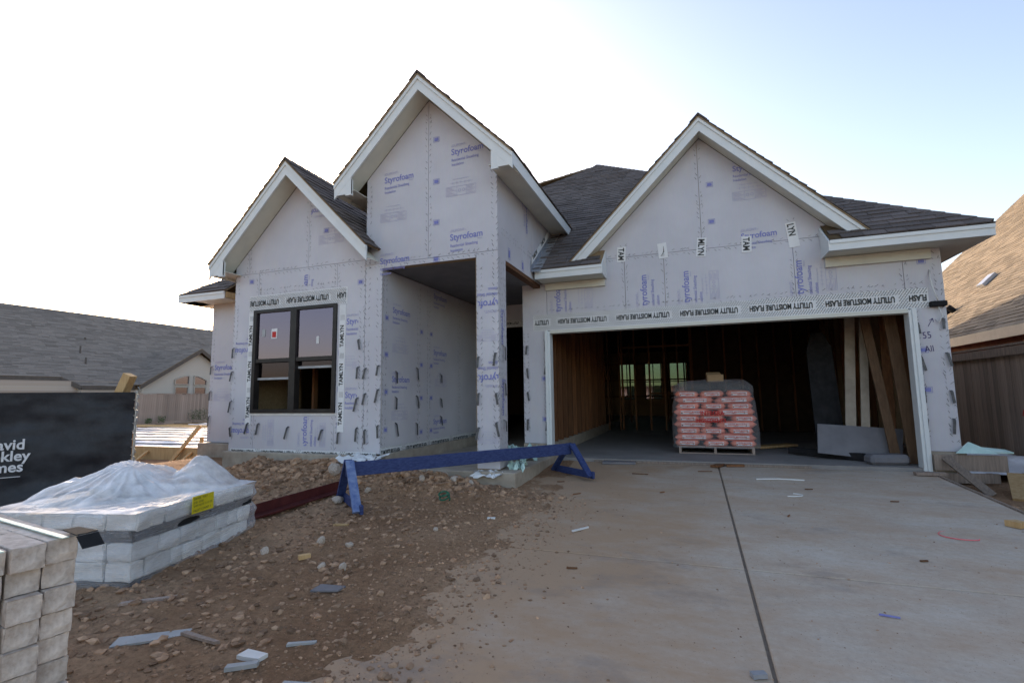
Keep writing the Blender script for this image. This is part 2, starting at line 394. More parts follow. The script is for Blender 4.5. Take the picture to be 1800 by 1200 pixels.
# ------------------------------------------------------------------ the setting: ground, driveway, slabs
def drive_z(y): return -.05 + .045 * min(y, 0)
def fbm(x, y, s, o=4): return noise.fractal(Vector((x * s, y * s, 3.7)), 1.0, 2.0, o)
def ground_z(x, y):
    base = -.02 + .045 * min(y, 0) if y < 0 else -.02 - .012 * y
    base = max(base, -1.2)
    base -= .010 * max(0, -3 - x)
    base -= .32 * max(0, min(1, (-9.5 - x) / .8)) * max(0, min(1, (y + 2.2) / 1.2))
    base = max(base, -.62) if y > 0 else base
    if y > 3: base = min(base, -.25)
    rough = 0
    if -14 < x < 6 and -12 < y < 4:
        edge = min(1, max(0, (-2.05 - x) / .7 + .35 * fbm(x, y, 1.7))) if x < 0 else 1
        rough = .024 * fbm(x, y, 1.1) + .022 * abs(fbm(x + 9, y, 3.6)) + .018 * fbm(x, y + 5, 11)
        if x < 0:
            sp = max(-1, min(1, (-1.72 - x) / .45 + 1.2 * fbm(x, y, 1.2) + .5 * fbm(x, y + 3, 5)))
            lip = drive_z(y) + .014 * sp + .35 * rough * (sp > 0) - .10 * max(0, min(1, (x + 1.3) / .2))
            edge = max(0, min(1, (-2.3 - x) / .7)); base = lip * (1 - edge) + (base + .012 + rough) * edge
            base += .27 * math.exp(-((x + 5.4) / 1.6) ** 2 - ((y + 2.5) / .5) ** 2) * (1 + .5 * fbm(x, y, 3))
            base += .13 * math.exp(-((x + 3.1) / .8) ** 2 - ((y + 2.6) / .35) ** 2) * (1 + .8 * fbm(x, y, 4))
            base -= .10 * math.exp(-((x + 6.5) / 1.5) ** 2 - ((y + 3.6) / .7) ** 2)
        else:
            base = base - .20 + rough if x > 2.86 else base - .14
    if x >= 2.86 and y > 3: base = -.25
    return base
def axis(fine0, fine1, step, far):
    a_ = []; x = fine0
    while x < fine1: a_.append(x); x += step
    a_.append(fine1); s_ = step; x = fine1; hi = []
    while x < far: s_ *= 1.5; x += s_; hi.append(min(x, far))
    s_ = step; x = fine0; lo = []
    while x > -far: s_ *= 1.5; x -= s_; lo.append(max(x, -far))
    return lo[::-1] + a_ + hi
gx, gy = axis(-8.2, -1.2, .032, 900), axis(-8.2, -1.6, .035, 900)
mb = MB(); nx, ny = len(gx), len(gy)
for y in gy:
    for x in gx: mb.v.append((x, y, ground_z(x, y)))
for j in range(ny - 1):
    for i in range(nx - 1): mb.f.append((j * nx + i, j * nx + i + 1, (j + 1) * nx + i + 1, (j + 1) * nx + i))
mb.build('ground', 'dirt', kind='structure', fix=False, smooth=True)

# driveway: slabs parted by tooled joints
DX0, DX1, JX = -2.2, 2.83, .29
dw = empty('driveway', kind='structure')
ys = [-.02, -4.08, -8.2, -14.0]
for a_, b_ in ((DX0, JX), (JX, DX1)):
    for k in range(3):
        y1, y0 = ys[k], ys[k + 1]; g = .010
        x0 = a_ + (g if a_ == JX else 0); x1 = b_ - (g if b_ == JX else 0); yy1 = y1 - (g if k else 0); yy0 = y0 + g
        m2 = MB(); pts = [(x0, yy0, drive_z(yy0)), (x1, yy0, drive_z(yy0)), (x1, yy1, drive_z(yy1)), (x0, yy1, drive_z(yy1))]
        m2.prism(pts, (0, 0, -.12)).build('slab', 'concrete', dw, bevel=.006)
m2 = MB(); m2.prism([(DX0 + .01, -13.9, drive_z(-13.9) - .022), (DX1 - .01, -13.9, drive_z(-13.9) - .022), (DX1 - .01, -.04, drive_z(0) - .024), (DX0 + .01, -.04, drive_z(0) - .024)], (0, 0, -.06))
m2.build('joint_filler', 'joint_dirt', dw)
m2 = MB(); m2.bar((DX1 + .014, -14, drive_z(-14) - .03), (DX1 + .014, -.3, drive_z(-.3) - .03), .018, .09); m2.build('form_board', 'wood_grey', dw)

# ------------------------------------------------------------------ the house under construction
house = empty('house', (0, 0, 0), label='unfinished house clad in lavender foam sheathing with three white trimmed gables', cat='house')
def subtract(poly, op):
    a0, a1, b0, b1 = op; out = []
    for rc in ((-99, a0, -99, 99), (a1, 99, -99, 99), (a0, a1, -99, b0), (a0, a1, b1, 99)):
        q = cliprect(poly, *rc)
        if q and area2(q) > 1e-4: out.append(q)
    return out
def wall(name, frame, outers, bands, openings=(), core_t=.09, gap=.003, core_mat='osb', core_max=99):
    """frame(u, v, d) -> point, d = depth behind the face. bands: (v0, v1, seam list). Returns the wall part."""
    core = MB()
    for po in outers:
        ps = [q for q in [cliprect(po, -99, core_max, -99, 99)] if q]
        for op in openings: ps = [q for p in ps for q in subtract(p, op)]
        for p in ps: core.prism([frame(a_, b_, .029) for a_, b_ in p], Vector(frame(0, 0, core_t)) - Vector(frame(0, 0, 0)))
    part = core.build(name, core_mat, house)
    for v0, v1, seams in bands:
        for i in range(len(seams) - 1):
            pm = MB(); dd = random.uniform(-.0015, .0015)
            for po in outers:
                ps = [cliprect(po, seams[i] + gap, seams[i + 1] - gap, v0 + gap, v1 - gap)]
                for op in openings: ps = [q for p in ps if p for q in subtract(p, op)]
                for p in ps:
                    if p and area2(p) > 1e-4:
                        pm.prism([frame(a_, b_, dd) for a_, b_ in p], Vector(frame(0, 0, .026)) - Vector(frame(0, 0, 0)))
            if pm.v: pm.build('sheathing_panel', 'sheathing', part)
    return part
def fr_front(Y): return lambda u, v, d: (u, Y + d, v)
def fr_right(X): return lambda u, v, d: (X - d, u, v)          # faces +X, u = Y
def flat_front(Y): return Flat((0, Y, 0), (1, 0, 0), (0, 0, 1), (0, -1, 0), .0035)
def flat_right(X): return Flat((X, 0, 0), (0, 1, 0), (0, 0, 1), (1, 0, 0), .0035)

def logo(fl, ff, a_, b_, s=1.0, rot=0, crop=None):
    s = s * 1.12; fl, ff = fl.sub(), ff.sub()
    c, sn = math.cos(R(rot)), math.sin(R(rot))
    P = lambda x, y: (a_ + (x * c - y * sn) * s, b_ + (x * sn + y * c) * s)
    ff.text('‹DUPONT›', *P(0, .105), .045 * s, rot, .01, crop=crop)
    fl.text('Styrofoam', *P(0, 0), .115 * s, rot, .018, .92, crop=crop)
    ff.text('Brand', *P(.37, -.03), .025 * s, rot, crop=crop)
    fl.text('Residential Sheathing', *P(0, -.085), .052 * s, rot, .008, .84, crop=crop)
    fl.text('Insulation', *P(0, -.145), .052 * s, rot, .008, .84, crop=crop)
def databox(ff, a_, b_, s=1.0, rot=0):
    ff = ff.sub()
    c, sn = math.cos(R(rot)), math.sin(R(rot))
    P = lambda x, y: (a_ + (x * c - y * sn) * s, b_ + (x * sn + y * c) * s)
    def bar_(x0, y0, x1, y1, w): ff.seg(*P(x0, y0), *P(x1, y1), w * s)
    for y in (0, .13): bar_(0, y, .44, y, .004)
    for x in (0, .16, .30, .44): bar_(x, 0, x, .13, .004)
    for k in range(6): bar_(.01, .018 + k * .019, .15 - .03 * (k % 3), .018 + k * .019, .005); bar_(.31, .018 + k * .019, .43 - .02 * ((k * 2) % 3), .018 + k * .019, .005)
    for cx in (.20, .26):
        for q in range(8):
            t0, t1 = q * math.pi / 4, (q + 1) * math.pi / 4
            bar_(cx + .02 * math.cos(t0), .07 + .02 * math.sin(t0), cx + .02 * math.cos(t1), .07 + .02 * math.sin(t1), .006)
    for k in range(5): bar_(.10 + k * .06, .16, .10 + k * .06, .20, .004)
    bar_(.06, .18, .40, .18, .003)
    ff.text('FOR USE AS SHEATHING', *P(.1, .225), .022 * s, rot)
def bluebox(fl, a_, b_, w=.095, h=.075):
    fl = fl.sub(); fl.nm = 'printed_square'
    fl.rect(a_ - w * .36, a_ + w * .36, b_ - h * .34, b_ + h * .34)
    for y in (-h / 2, h / 2): fl.seg(a_ - w / 2, b_ + y, a_ + w / 2, b_ + y, .005)
    for x in (-w / 2, w / 2): fl.seg(a_ + x, b_ - h / 2, a_ + x, b_ + h / 2, .005)
def ticks(fl, p, q, off=.035, step=.07):
    """fastener scars either side of a seam"""
    p, q = Vector(p), Vector(q); d = q - p; L = d.length; d.normalize(); nrm = Vector((-d.y, d.x)); t = random.random() * step
    while t < L:
        for s_ in (-1, 1):
            if random.random() < .8:
                c = p + d * (t + random.uniform(-.012, .012)) + nrm * s_ * (off + random.uniform(-.008, .008)); an = random.uniform(.3, .9) * s_ + math.atan2(d.y, d.x)
                l = random.uniform(.012, .026); fl.seg(c.x - math.cos(an) * l, c.y - math.sin(an) * l, c.x + math.cos(an) * l, c.y + math.sin(an) * l, random.uniform(.003, .006))
                if random.random() < .35: fl.seg(c.x, c.y, c.x + .018, c.y - .022, .004)
        t += step * random.uniform(.7, 1.4)
tie_me = MB()
for p0, p1 in (((0, 0, 0), (0, -.030, -.02)), ((0, -.030, -.02), (.004, -.040, -.18))):
    tie_me.bar(p0, p1, .032, .003, (0, -1, .2))
tie_mesh = tie_me.mesh('brick_tie'); tie_mesh.materials.append(MATS['tie_metal'])
def tie(parent, x, y, z, face='front', tilt=0.0):
    link('brick_tie', tie_mesh, None, parent, loc=(x, y, z), rot=(0, tilt, 0 if face == 'front' else R(90)), scale=(1, 1, random.uniform(.85, 1.15)))
def finish(part, fl, ff, tk):
    for f in fl.items:
        if f.f: f.build(getattr(f, 'nm', 'printed_lettering'), 'ink_blue', part, fix=False)
    for f in ff.items:
        if f.f: f.build('faint_print', 'ink_faint', part, fix=False)
    if tk.f: tk.build('fastener_marks', 'tie_metal', part, fix=False, kind='stuff')
def strip(part, o, u, v, n, length, h, words, wtxt, start, name='flashing_tape', gaps=1.0, textrot=180, tsize=.09):
    """white flashing tape with slanted dashes and its upside down words"""
    f0 = Flat(o, u, v, n, .006); m2 = MB(); U, V, N = Vector(u), Vector(v), Vector(n); O = Vector(o)
    seg = 24
    for k in range(seg):
        a0, a1 = length * k / seg, length * (k + 1) / seg
        w0, w1 = .004 + .004 * noise.noise(Vector((a0 * 3, 0, h))), .004 + .004 * noise.noise(Vector((a1 * 3, 0, h)))
        m2.poly([O + U * a0 + N * w0, O + U * a1 + N * w1, O + U * a1 + V * h + N * w1, O + U * a0 + V * h + N * w0])
    tp = m2.build(name, 'white_paper', part, fix=False)
    f0 = Flat(o, u, v, n, .0125); x = start; spans = []
    vs_, _ = text_geo(words, tsize, .03, wtxt); wd = max(p[0] for p in vs_)
    while x < length + wd:
        g0 = f0.sub()
        if textrot == 180: g0.text(words, x, h / 2 + tsize * .36, tsize, 180, .035, wtxt, crop=(.005, length - .005, 0, h))
        else: g0.text(words, x - wd, h / 2 - tsize * .36, tsize, 0, .035, wtxt, crop=(.005, length - .005, 0, h))
        spans.append((x - wd - .03, x + .03)); x += wd + .16 * gaps
    for g0 in f0.items:
        if g0.f: g0.build('lettering', 'ink_black', part, fix=False)
    f1 = Flat(o, u, v, n, .0122); st = .034; y = .012; row = 0
    while y < h - .01:
        x = .01 + (row % 2) * st / 2
        while x < length - .02:
            inside = any(s0 < x < s1 for s0, s1 in spans) and abs(y + .008 - h / 2) < tsize * .5
            if not inside: f1.seg(x, y, x + .016, y + .017, .0062)
            x += st
        y += .024; row += 1
    f1.build('dash_pattern', 'ink_black', part, fix=False, kind='stuff')
    return tp

# ---- slabs, stems and floors of the house
MB().box(-7.13, -4.245, -1.99, -.6, -.4, .05).build('foundation', 'stem', house)
MB().box(-9.3, -2.75, -.597, 16, -.4, .05).build('foundation', 'stem', house)
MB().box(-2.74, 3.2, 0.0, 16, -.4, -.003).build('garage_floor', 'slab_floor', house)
MB().box(-4.24, -2.14, -2.16, -.003, -.4, .06).build('porch_slab', 'stem', house, bevel=.012)
MB().box(-7.14, -4.243, -2.10, -1.992, -.5, .20).build('stem_wall', 'stem', house, bevel=.01)
MB().box(-9.34, -7.143, -.82, -.60, -.5, .17).build('stem_wall', 'stem', house, bevel=.01)
MB().box(-4.243, -4.15, -1.99, 1.5, 0.0, .215).build('stem_wall', 'stem', house)
MB().box(-2.74, -2.30, -.02, .14, -.3, .215).build('stem_wall', 'stem', house)
MB().box(2.86, 3.26, -.02, .14, -.3, .215).build('stem_wall', 'stem', house)
MB().box(-2.44, -2.30, .15, 6.2, -.01, .20).build('garage_curb', 'stem', house)
MB().box(2.98, 3.2, .15, 6.2, -.01, .18).build('garage_curb', 'stem', house)

# ---- garage wall
GX, GZ = .28, 5.05
gl_poly = [(-2.73, .22), (3.22, .22), (3.22, 2.93), (-2.73, 2.93)]
gg_poly = [(-1.64, 2.93), (2.2, 2.93), (2.2, 3.13), (GX, GZ), (-1.64, 3.13)]
gw = wall('garage_wall', fr_front(0), [gl_poly, gg_poly], [(.2, 3.25, [-2.74, -2.29, -.96, -.34, 1.48, 2.79, 3.23]), (3.25, 6, [-2, .24, 3])], [(-2.28, 2.83, -1, 2.12)])
fl, ff, tk = flat_front(0), flat_front(0), flat_front(0)
for x in (-2.05, -.62, .02, 1.58): logo(fl, ff, x, 2.36, 1.15, 90, crop=(-2.7, 3.2, 2.41, 3.22))
logo(fl, ff, .80, 3.33, 1.0, 2); logo(fl, ff, .74, 4.42, 1.0, 0, crop=(-1, 1.05, 3.3, 4.62)); databox(ff, .72, 3.95, 1.05)
for x in (-1.5, .45, 2.0): databox(ff, x, 2.45, 1.0, 90)
for x, z in ((.40, 4.27), (.40, 3.67), (3.0, 2.76), (-2.36, 1.3), (-2.36, .62), (2.93, 1.55), (2.93, 1.02)): bluebox(fl, x, z)
for p, q in (((.24, 3.3), (.24, 4.95)), ((-1.5, 3.25), (2.1, 3.25)), ((-.96, 2.45), (-.96, 3.5)), ((-.34, 2.45), (-.34, 3.2)), ((1.48, 2.45), (1.48, 3.6)), ((2.79, 2.45), (2.79, 2.9)),
             ((3.16, .3), (3.16, 2.9)), ((2.86, .3), (2.86, 2.1)), ((-2.32, .3), (-2.32, 2.1)), ((-2.68, .3), (-2.68, 2.1)), ((-2.5, 2.42), (3.0, 2.43))): ticks(tk, p, q)
finish(gw, fl, ff, tk)
for x, z, n_ in ((-1.0, 3.30, 'TAM'), (-.35, 3.29, 'NINN'), (.23, 3.28, 'MLYN'), (.87, 3.25, 'TAM'), (1.49, 3.32, 'LYN')):
    h_ = {'TAM': .25, 'NINN': .25, 'MLYN': .30, 'LYN': .38}[n_]; t_ = R(random.uniform(-6, 6)) if n_ != 'LYN' else R(-6)
    p = empty_part = MB().box(-.07, .07, -.004, 0, -h_ / 2, h_ / 2).build('tape_patch', 'white_paper', gw, loc=(x, -.004, z), rot=(0, t_, 0))
    f0 = Flat((x, -.0085, z), (math.cos(t_), 0, -math.sin(t_)), (math.sin(t_), 0, math.cos(t_)), (0, -1, 0), .001)
    if n_ == 'NINN':
        for k in range(6): f0.seg(-.04 + .012 * k, -.08 + .01 * k, .02, -.08 + .03 * k, .006)
    else: f0.text(n_, -.045, h_ / 2 - .02, .125, -90, .03, .8)
    f0.build('lettering', 'ink_black', gw, fix=False)
strip(gw, (-2.54, -.001, 2.115), (1, 0, 0), (0, 0, 1), (0, -1, 0), 5.58, .275, 'UTILITY MOISTURE FLASH', .62, .28, tsize=.115)
# handwriting and cable on the right pier
f0 = flat_front(0)
for s_ in ((3.0, 1.86, 3.06, 1.97), (3.06, 1.97, 3.02, 1.94), (3.06, 1.97, 3.065, 1.92)): f0.seg(*s_, .008)
f0.text('55', 2.93, 1.70, .13, 4, 0, .8); f0.text('All', 2.94, 1.52, .12, 4, 0, .8)
f0.build('handwriting', 'ink_purple', gw, fix=False)
MB().tube([(3.08, -.01, 2.63), (3.06, -.05, 2.5), (3.09, -.06, 2.3), (3.13, -.05, 2.17)], .009).build('cable', 'scrap_white', gw, smooth=True)
MB().tube([(3.12, -.05, 2.12), (3.15, -.05, 2.0), (3.12, -.03, 1.9), (3.09, -.02, 1.96)], .008).build('cable', 'scrap_white', gw, smooth=True)
MB().box(3.03, 3.21, -.09, -.01, 2.12, 2.19).build('junction_box', 'black_plastic', gw, bevel=.008)
for x in (-2.32, -2.66, 2.88, 3.17):
    for z in (.62, 1.05, 1.48, 1.92): tie(gw, x, -.002, z + random.uniform(-.05, .05), 'front', random.uniform(-.2, .2))
# garage door opening trim
for x0, x1 in ((-2.28, -2.24), (2.79, 2.83)):
    jb = MB().box(x0, x1, -.035, .14, -.04, 2.10).build('door_jamb', 'trim', house, bevel=.004)
    MB().box(x0 - .045 if x0 < 0 else x1 - .005, x0 + .005 if x0 < 0 else x1 + .045, -.055, -.032, -.04, 2.11).build('stop_strip', 'trim', jb)
MB().box(-2.24, 2.79, -.03, .14, 2.06, 2.112).build('door_head', 'soffit', house)
# ---- tall porch gable
TY = -2.0; TX = -3.465
tw_low = [(-4.53, .22), (-2.40, .22), (-2.40, 4.1), (-4.53, 4.1)]
tw_top = [(-4.53, 4.1), (-2.40, 4.1), (-2.40, 4.315), (TX, 5.38), (-4.53, 4.315)]
tw = wall('porch_gable_wall', fr_front(TY), [tw_low, tw_top, [(-2.72, .075), (-2.40, .075), (-2.40, .22), (-2.72, .22)]], [(.05, 2.99, [-4.54, -4.2, -2.722, -2.39]), (2.99, 6, [-4.54, -3.47, -2.39])], [(-4.24, -2.72, -1, 2.92)], core_max=-2.43)
fl, ff, tk = flat_front(TY), flat_front(TY), flat_front(TY)
logo(fl, ff, -4.22, 4.22, 1.02, 2); logo(fl, ff, -3.10, 4.46, 1.02, 2, crop=(-4, -2.55, 4, 4.7)); logo(fl, ff, -3.12, 3.20, 1.02, 2); logo(fl, ff, -4.28, 2.98, 1.02, 1)
databox(ff, -4.28, 3.62, 1.0); databox(ff, -3.18, 3.85, 1.05)
for z in (4.75, 4.11, 3.5, 2.96): bluebox(fl, -3.34, z)
col_crop = (-2.715, -2.405, .1, 2.9)
for z in (2.30, 1.30): logo(fl, ff, -2.34, z, 1.1, 180, crop=col_crop)
for z in (1.75, .4): databox(ff, -2.70, z, .65)
for p, q in (((-3.47, 3.0), (-3.47, 5.2)), ((-2.44, .3), (-2.44, 4.2)), ((-2.68, .3), (-2.68, 2.9)), ((-4.49, .3), (-4.49, 4.2)), ((-4.28, .3), (-4.28, 2.9)), ((-4.5, 2.99), (-2.45, 2.99))): ticks(tk, p, q)
finish(tw, fl, ff, tk)
for x in (-4.49, -4.27, -2.69, -2.44):
    for z in (.62, 1.08, 1.52): tie(tw, x, TY - .002, z + random.uniform(-.07, .07), 'front', random.uniform(-.25, .25))
# right side of the porch tower (over the side opening) and the column's side
tr = wall('porch_side_wall', fr_right(-2.40), [[(-1.97, 2.92), (1.6, 2.92), (1.6, 4.3), (-1.97, 4.3)], [(-1.97, .08), (-1.70, .08), (-1.70, 2.92), (-1.97, 2.92)]], [(0, 5, [-2.0, -.45, 2])])
fl, ff, tk = flat_right(-2.40), flat_right(-2.40), flat_right(-2.40)
logo(fl, ff, -.75, 4.15, 1.1, -90); bluebox(fl, -1.55, 3.05, .08, .16); bluebox(fl, -.95, 3.02, .08, .16)
for z in (2.2, 1.25): logo(fl, ff, -1.90, z, 1.0, -90, crop=(-1.96, -1.72, .1, 2.9))
ticks(tk, (-1.9, 3.3), (.2, 3.3)); ticks(tk, (-1.9, .3), (-1.9, 2.9)); ticks(tk, (-1.75, .3), (-1.75, 2.9))
finish(tr, fl, ff, tk)
for z in (.7, 1.2, 1.7): tie(tr, -2.398, -1.84, z, 'right', .1)
MB().box(-2.74, -2.43, -1.972, -1.70, .06, 2.92).build('column_core', 'osb', house)
MB().box(-2.52, -2.405, -1.70, .9, 2.86, 2.917).build('header_beam', 'wood_frame', house)
MB().box(-2.52, -2.43, -1.70, 1.6, 2.918, 4.3).build('side_framing', 'wood_frame', house)
# porch inside: left wall, ceiling, back wall with the doorway
pl = wall('porch_left_wall', fr_right(-4.24), [[(-1.97, .22), (2.2, .22), (2.2, 2.92), (-1.97, 2.92)]], [(.2, 2.93, [-2.0, -.95, -.62, .55, 2.3])], core_mat='osb')
fl, ff, tk = flat_right(-4.24), flat_right(-4.24), flat_right(-4.24)
for y, z in ((-1.72, 2.30), (-1.72, 1.25), (-.45, 1.75), (-.45, .55), (-.45, 2.75)): logo(fl, ff, y, z, 1.0)
for y, z in ((-1.72, 1.70), (-1.72, .68), (-.4, 1.2)): databox(ff, y, z)
for y in (-1.87, -.86, -.53):
    for z in (.45, 1.0, 1.55, 2.1): bluebox(fl, y, z + .1 * (y < -1))
for y in (-.95, -.62, .55): ticks(tk, (y, .3), (y, 2.85))
ticks(tk, (-1.92, .3), (-1.92, 2.85))
finish(pl, fl, ff, tk)
for y in (-1.62, -1.02, -.2):
    for z in (.62, 1.02, 1.45): tie(pl, -4.238, y, z + random.uniform(-.06, .06), 'right', random.uniform(-.2, .2))
strip(pl, (-4.238, -2.0, .16), (0, 1, 0), (0, 0, 1), (1, 0, 0), 3.6, .15, 'UTILITY MOISTURE FLASH', .62, .5, textrot=0, tsize=.09)
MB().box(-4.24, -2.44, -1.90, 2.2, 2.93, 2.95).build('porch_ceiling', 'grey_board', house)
bw = wall('porch_back_wall', fr_front(1.6), [[(-4.24, .1), (-2.45, .1), (-2.45, 2.92), (-4.24, 2.92)]], [(0, 3, [-4.3, -3.75, -2.6, -2.4])], [(-3.75, -2.6, -1, 2.45)])
strip(bw, (-3.85, 1.598, 2.45), (1, 0, 0), (0, 0, 1), (0, -1, 0), 1.35, .15, 'UTILITY MOISTURE FLASH', .62, .5, tsize=.07)
for x in (-3.7, -3.35, -3.0, -2.66): MB().box(x, x + .04, 3.2, 3.3, .06, 2.9).build('stud', 'wood_frame', house)
# ---- left wing gable
LX = -5.82
lw_low = [(-7.13, .20), (-4.535, .20), (-4.535, 3.0), (-7.13, 3.0)]
lw_top = [(-7.13, 3.0), (-4.535, 3.0), (-4.535, 3.23), (LX, 4.52), (-7.13, 3.21)]
lw = wall('left_gable_wall', fr_front(TY), [lw_low, lw_top], [(.18, 3.08, [-7.14, -6.62, -5.05, -4.52]), (3.08, 5, [-7.14, -6.85, -5.62, -4.52])], [(-6.68, -5.03, .80, 2.457)])
fl, ff, tk = flat_front(TY), flat_front(TY), flat_front(TY)
for z in (2.12, 1.02): logo(fl, ff, -4.86, z, 1.0, 0, crop=(-5.0, -4.64, .2, 3))
logo(fl, ff, -5.30, 4.02, 1.0, 180, crop=(-5.6, -4.9, 3.7, 4.05)); databox(ff, -5.42, 3.42, 1.05)
logo(fl, ff, -5.55, .24, 1.1, 90, crop=(-6, -5.2, .3, .76)); logo(fl, ff, -5.62, 2.42, 1.1, 90, crop=(-6, -5.3, 2.76, 3.0))
for z in (1.75, .45): logo(fl, ff, -6.65, z + .1, 1.0, 180, crop=(-7.1, -6.7, .2, 3))
databox(ff, -6.2, .30, .9, 90); databox(ff, -5.2, .30, .8, 90); databox(ff, -4.98, 1.45, .8)
for x, z in ((-6.78, 2.95), (-4.62, 2.75), (-5.28, 3.63), (-6.75, 2.0), (-6.75, 1.35), (-6.75, .72), (-4.95, 1.7), (-4.95, 1.15), (-4.95, .62)): bluebox(fl, x, z)
for p, q in (((-5.62, 3.15), (-5.62, 4.35)), ((-7.05, 3.08), (-4.6, 3.08)), ((-6.85, 3.1), (-6.85, 3.5)), ((-6.62, .25), (-6.62, .78)), ((-5.05, .25), (-5.05, .75)), ((-6.62, 2.75), (-6.62, 3.0)), ((-5.05, 2.75), (-5.05, 3.0)),
             ((-4.58, .3), (-4.58, 3.0)), ((-7.09, .3), (-7.09, 3.1)), ((-6.6, 2.76), (-5.0, 2.76))): ticks(tk, p, q)
finish(lw, fl, ff, tk)
for x, zz in ((-7.10, (.6, 1.0, 1.45, 1.9)), (-6.72, (.62,)), (-6.5, (.62,)), (-5.9, (.6,)), (-5.25, (.55,)), (-4.95, (.5,)), (-4.63, (.62, 1.05, 1.5, 1.9))):
    for z in zz: tie(lw, x, TY - .002, z + random.uniform(-.04, .04), 'front', random.uniform(-.3, .3))
strip(lw, (-6.80, TY - .001, 2.44), (1, 0, 0), (0, 0, 1), (0, -1, 0), 1.95, .26, 'UTILITY MOISTURE FLASH', .62, .62, tsize=.115)
strip(lw, (-7.08, TY - .001, .14), (1, 0, 0), (0, 0, 1), (0, -1, 0), 2.78, .10, 'UTILITY MOISTURE FLASH', .62, .5, tsize=.09)
for x0, zt_, zb in ((-6.80, 2.43, .62), (-4.99, 2.43, .52)):       # side tapes with vertical words
    MB().box(x0, x0 + .115, TY - .0065, TY - .002, zb, zt_).build('side_tape', 'white_paper', lw)
    f0 = flat_front(TY); f0.o = f0.o + Vector((0, -.0045, 0)); z = zb + .1
    while z < zt_ - .35:
        g0 = f0.sub(); g0.text('TAMLYN', x0 + .085, z, .095, 90, .03, .9); z += .46
        for k in range(4): g0.seg(x0 + .03 + .02 * k, z - .05, x0 + .03 + .02 * k, z + .03, .004)
        z += .12
    for g0 in f0.items: g0.build('lettering', 'ink_black', lw, fix=False)
# set back wall at the far left
sb = wall('left_end_wall', fr_front(-.70), [[(-9.24, .18), (-7.0, .18), (-7.0, 3.0), (-9.24, 3.0)]], [(.1, 3.1, [-9.3, -8.3, -6.9])])
fl, ff, tk = flat_front(-.70), flat_front(-.70), flat_front(-.70)
logo(fl, ff, -9.12, 1.62, 1.15); databox(ff, -9.1, 1.0); ticks(tk, (-9.2, .3), (-9.2, 2.9)); finish(sb, fl, ff, tk)
for z in (.7, 1.2, 1.7): tie(sb, -9.19, -.702, z)
# other outer walls
MB().box(3.10, 3.20, .14, 16, .0, 2.95).build('side_wall', 'osb', house)
MB().box(-9.22, -9.12, -.58, 16, .0, 3.0).build('side_wall', 'osb', house)
MB().box(-7.12, -7.04, -1.87, -.58, .0, 3.1).build('side_wall', 'osb', house)
m2 = MB()
for x0, x1, z0, z1 in ((-9.2, -3.3, 0, 3), (-.25, 3.2, 0, 3), (-3.3, -.25, 0, .75), (-3.3, -.25, 2.45, 3), (-2.55, -2.1, .75, 2.45), (-1.35, -1.0, .75, 2.45)): m2.box(x0, x1, 15.9, 16, z0, z1)
m2.build('rear_wall', 'osb', house)
for x0, x1 in ((-3.3, -2.55), (-2.1, -1.35), (-1.0, -.25)):
    w_ = MB()
    for xx in (x0, x1 - .04, (x0 + x1) / 2 - .015): w_.box(xx, xx + .04, 15.85, 15.895, .75, 2.45)
    for zz in (.75, 1.55, 2.41): w_.box(x0, x1, 15.86, 15.89, zz, zz + .04)
    wo_ = w_.build('rear_window', 'frame_dark', house)
    MB().box(x0, x1, 15.872, 15.876, .75, 2.45).build('pane', 'glass_green', wo_)
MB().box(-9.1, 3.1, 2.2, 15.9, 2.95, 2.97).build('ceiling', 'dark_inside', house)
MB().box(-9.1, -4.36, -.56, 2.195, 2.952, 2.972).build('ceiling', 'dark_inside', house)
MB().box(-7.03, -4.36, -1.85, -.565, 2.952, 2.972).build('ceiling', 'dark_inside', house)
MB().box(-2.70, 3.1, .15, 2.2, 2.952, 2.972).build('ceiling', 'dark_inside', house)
# ---- front window, twin single hung
wn_ = empty('front_window'); wn_.parent = house
x0, x1, z0, z1 = -6.68, -5.03, .80, 2.457; xm = (x0 + x1) / 2
f_ = MB()
for a_, b_ in ((x0, x0 + .065), (xm - .06, xm + .06), (x1 - .065, x1)): f_.box(a_, b_, TY - .03, TY + .08, z0, z1)
for a_, b_ in ((x0 + .065, xm - .06), (xm + .06, x1 - .065)):
    f_.box(a_, b_, TY - .028, TY + .08, z0, z0 + .06); f_.box(a_, b_, TY - .028, TY + .08, z1 - .05, z1); f_.box(a_, b_, TY - .018, TY + .03, 1.60, 1.66)
f_.build('window_frame', 'frame_dark', wn_)
for a_, b_, zs in ((x0 + .065, xm - .06, 1.36), (xm + .06, x1 - .065, 1.52)):
    MB().box(a_, b_, TY + .006, TY + .010, 1.66, z1 - .05).build('pane', 'glass', wn_)
    MB().box(a_ + .02, b_ - .02, TY + .046, TY + .050, zs, 1.60).build('pane', 'glass_dim', wn_)
    MB().box(a_ + .005, b_ - .005, TY + .035, TY + .06, zs - .035, zs).build('sash_rail', 'scrap_grey', wn_)
MB().box(-6.32, -6.20, TY + .001, TY + .005, 1.98, 2.14).build('sticker', 'white_paper', wn_)
f0 = flat_front(TY); f0.rect(-6.30, -6.22, 2.0, 2.09); f0.build('sticker_mark', 'ink_red', wn_, fix=False)
MB().box(-6.52, -6.45, TY + .001, TY + .005, 2.02, 2.14).build('sticker', 'scrap_grey', wn_)
MB().box(-5.42, -5.37, TY + .001, TY + .005, 1.86, 1.97).build('sticker', 'scrap_white', wn_)
MB().box(x0 - .02, x1 + .02, TY - .012, TY - .001, .765, .798).build('nailing_fin', 'scrap_white', wn_)
for x in (-6.5, -6.1, -5.7, -5.3): MB().box(x, x + .04, -1.3, -1.21, .2, 2.9).build('stud', 'wood_frame', house)

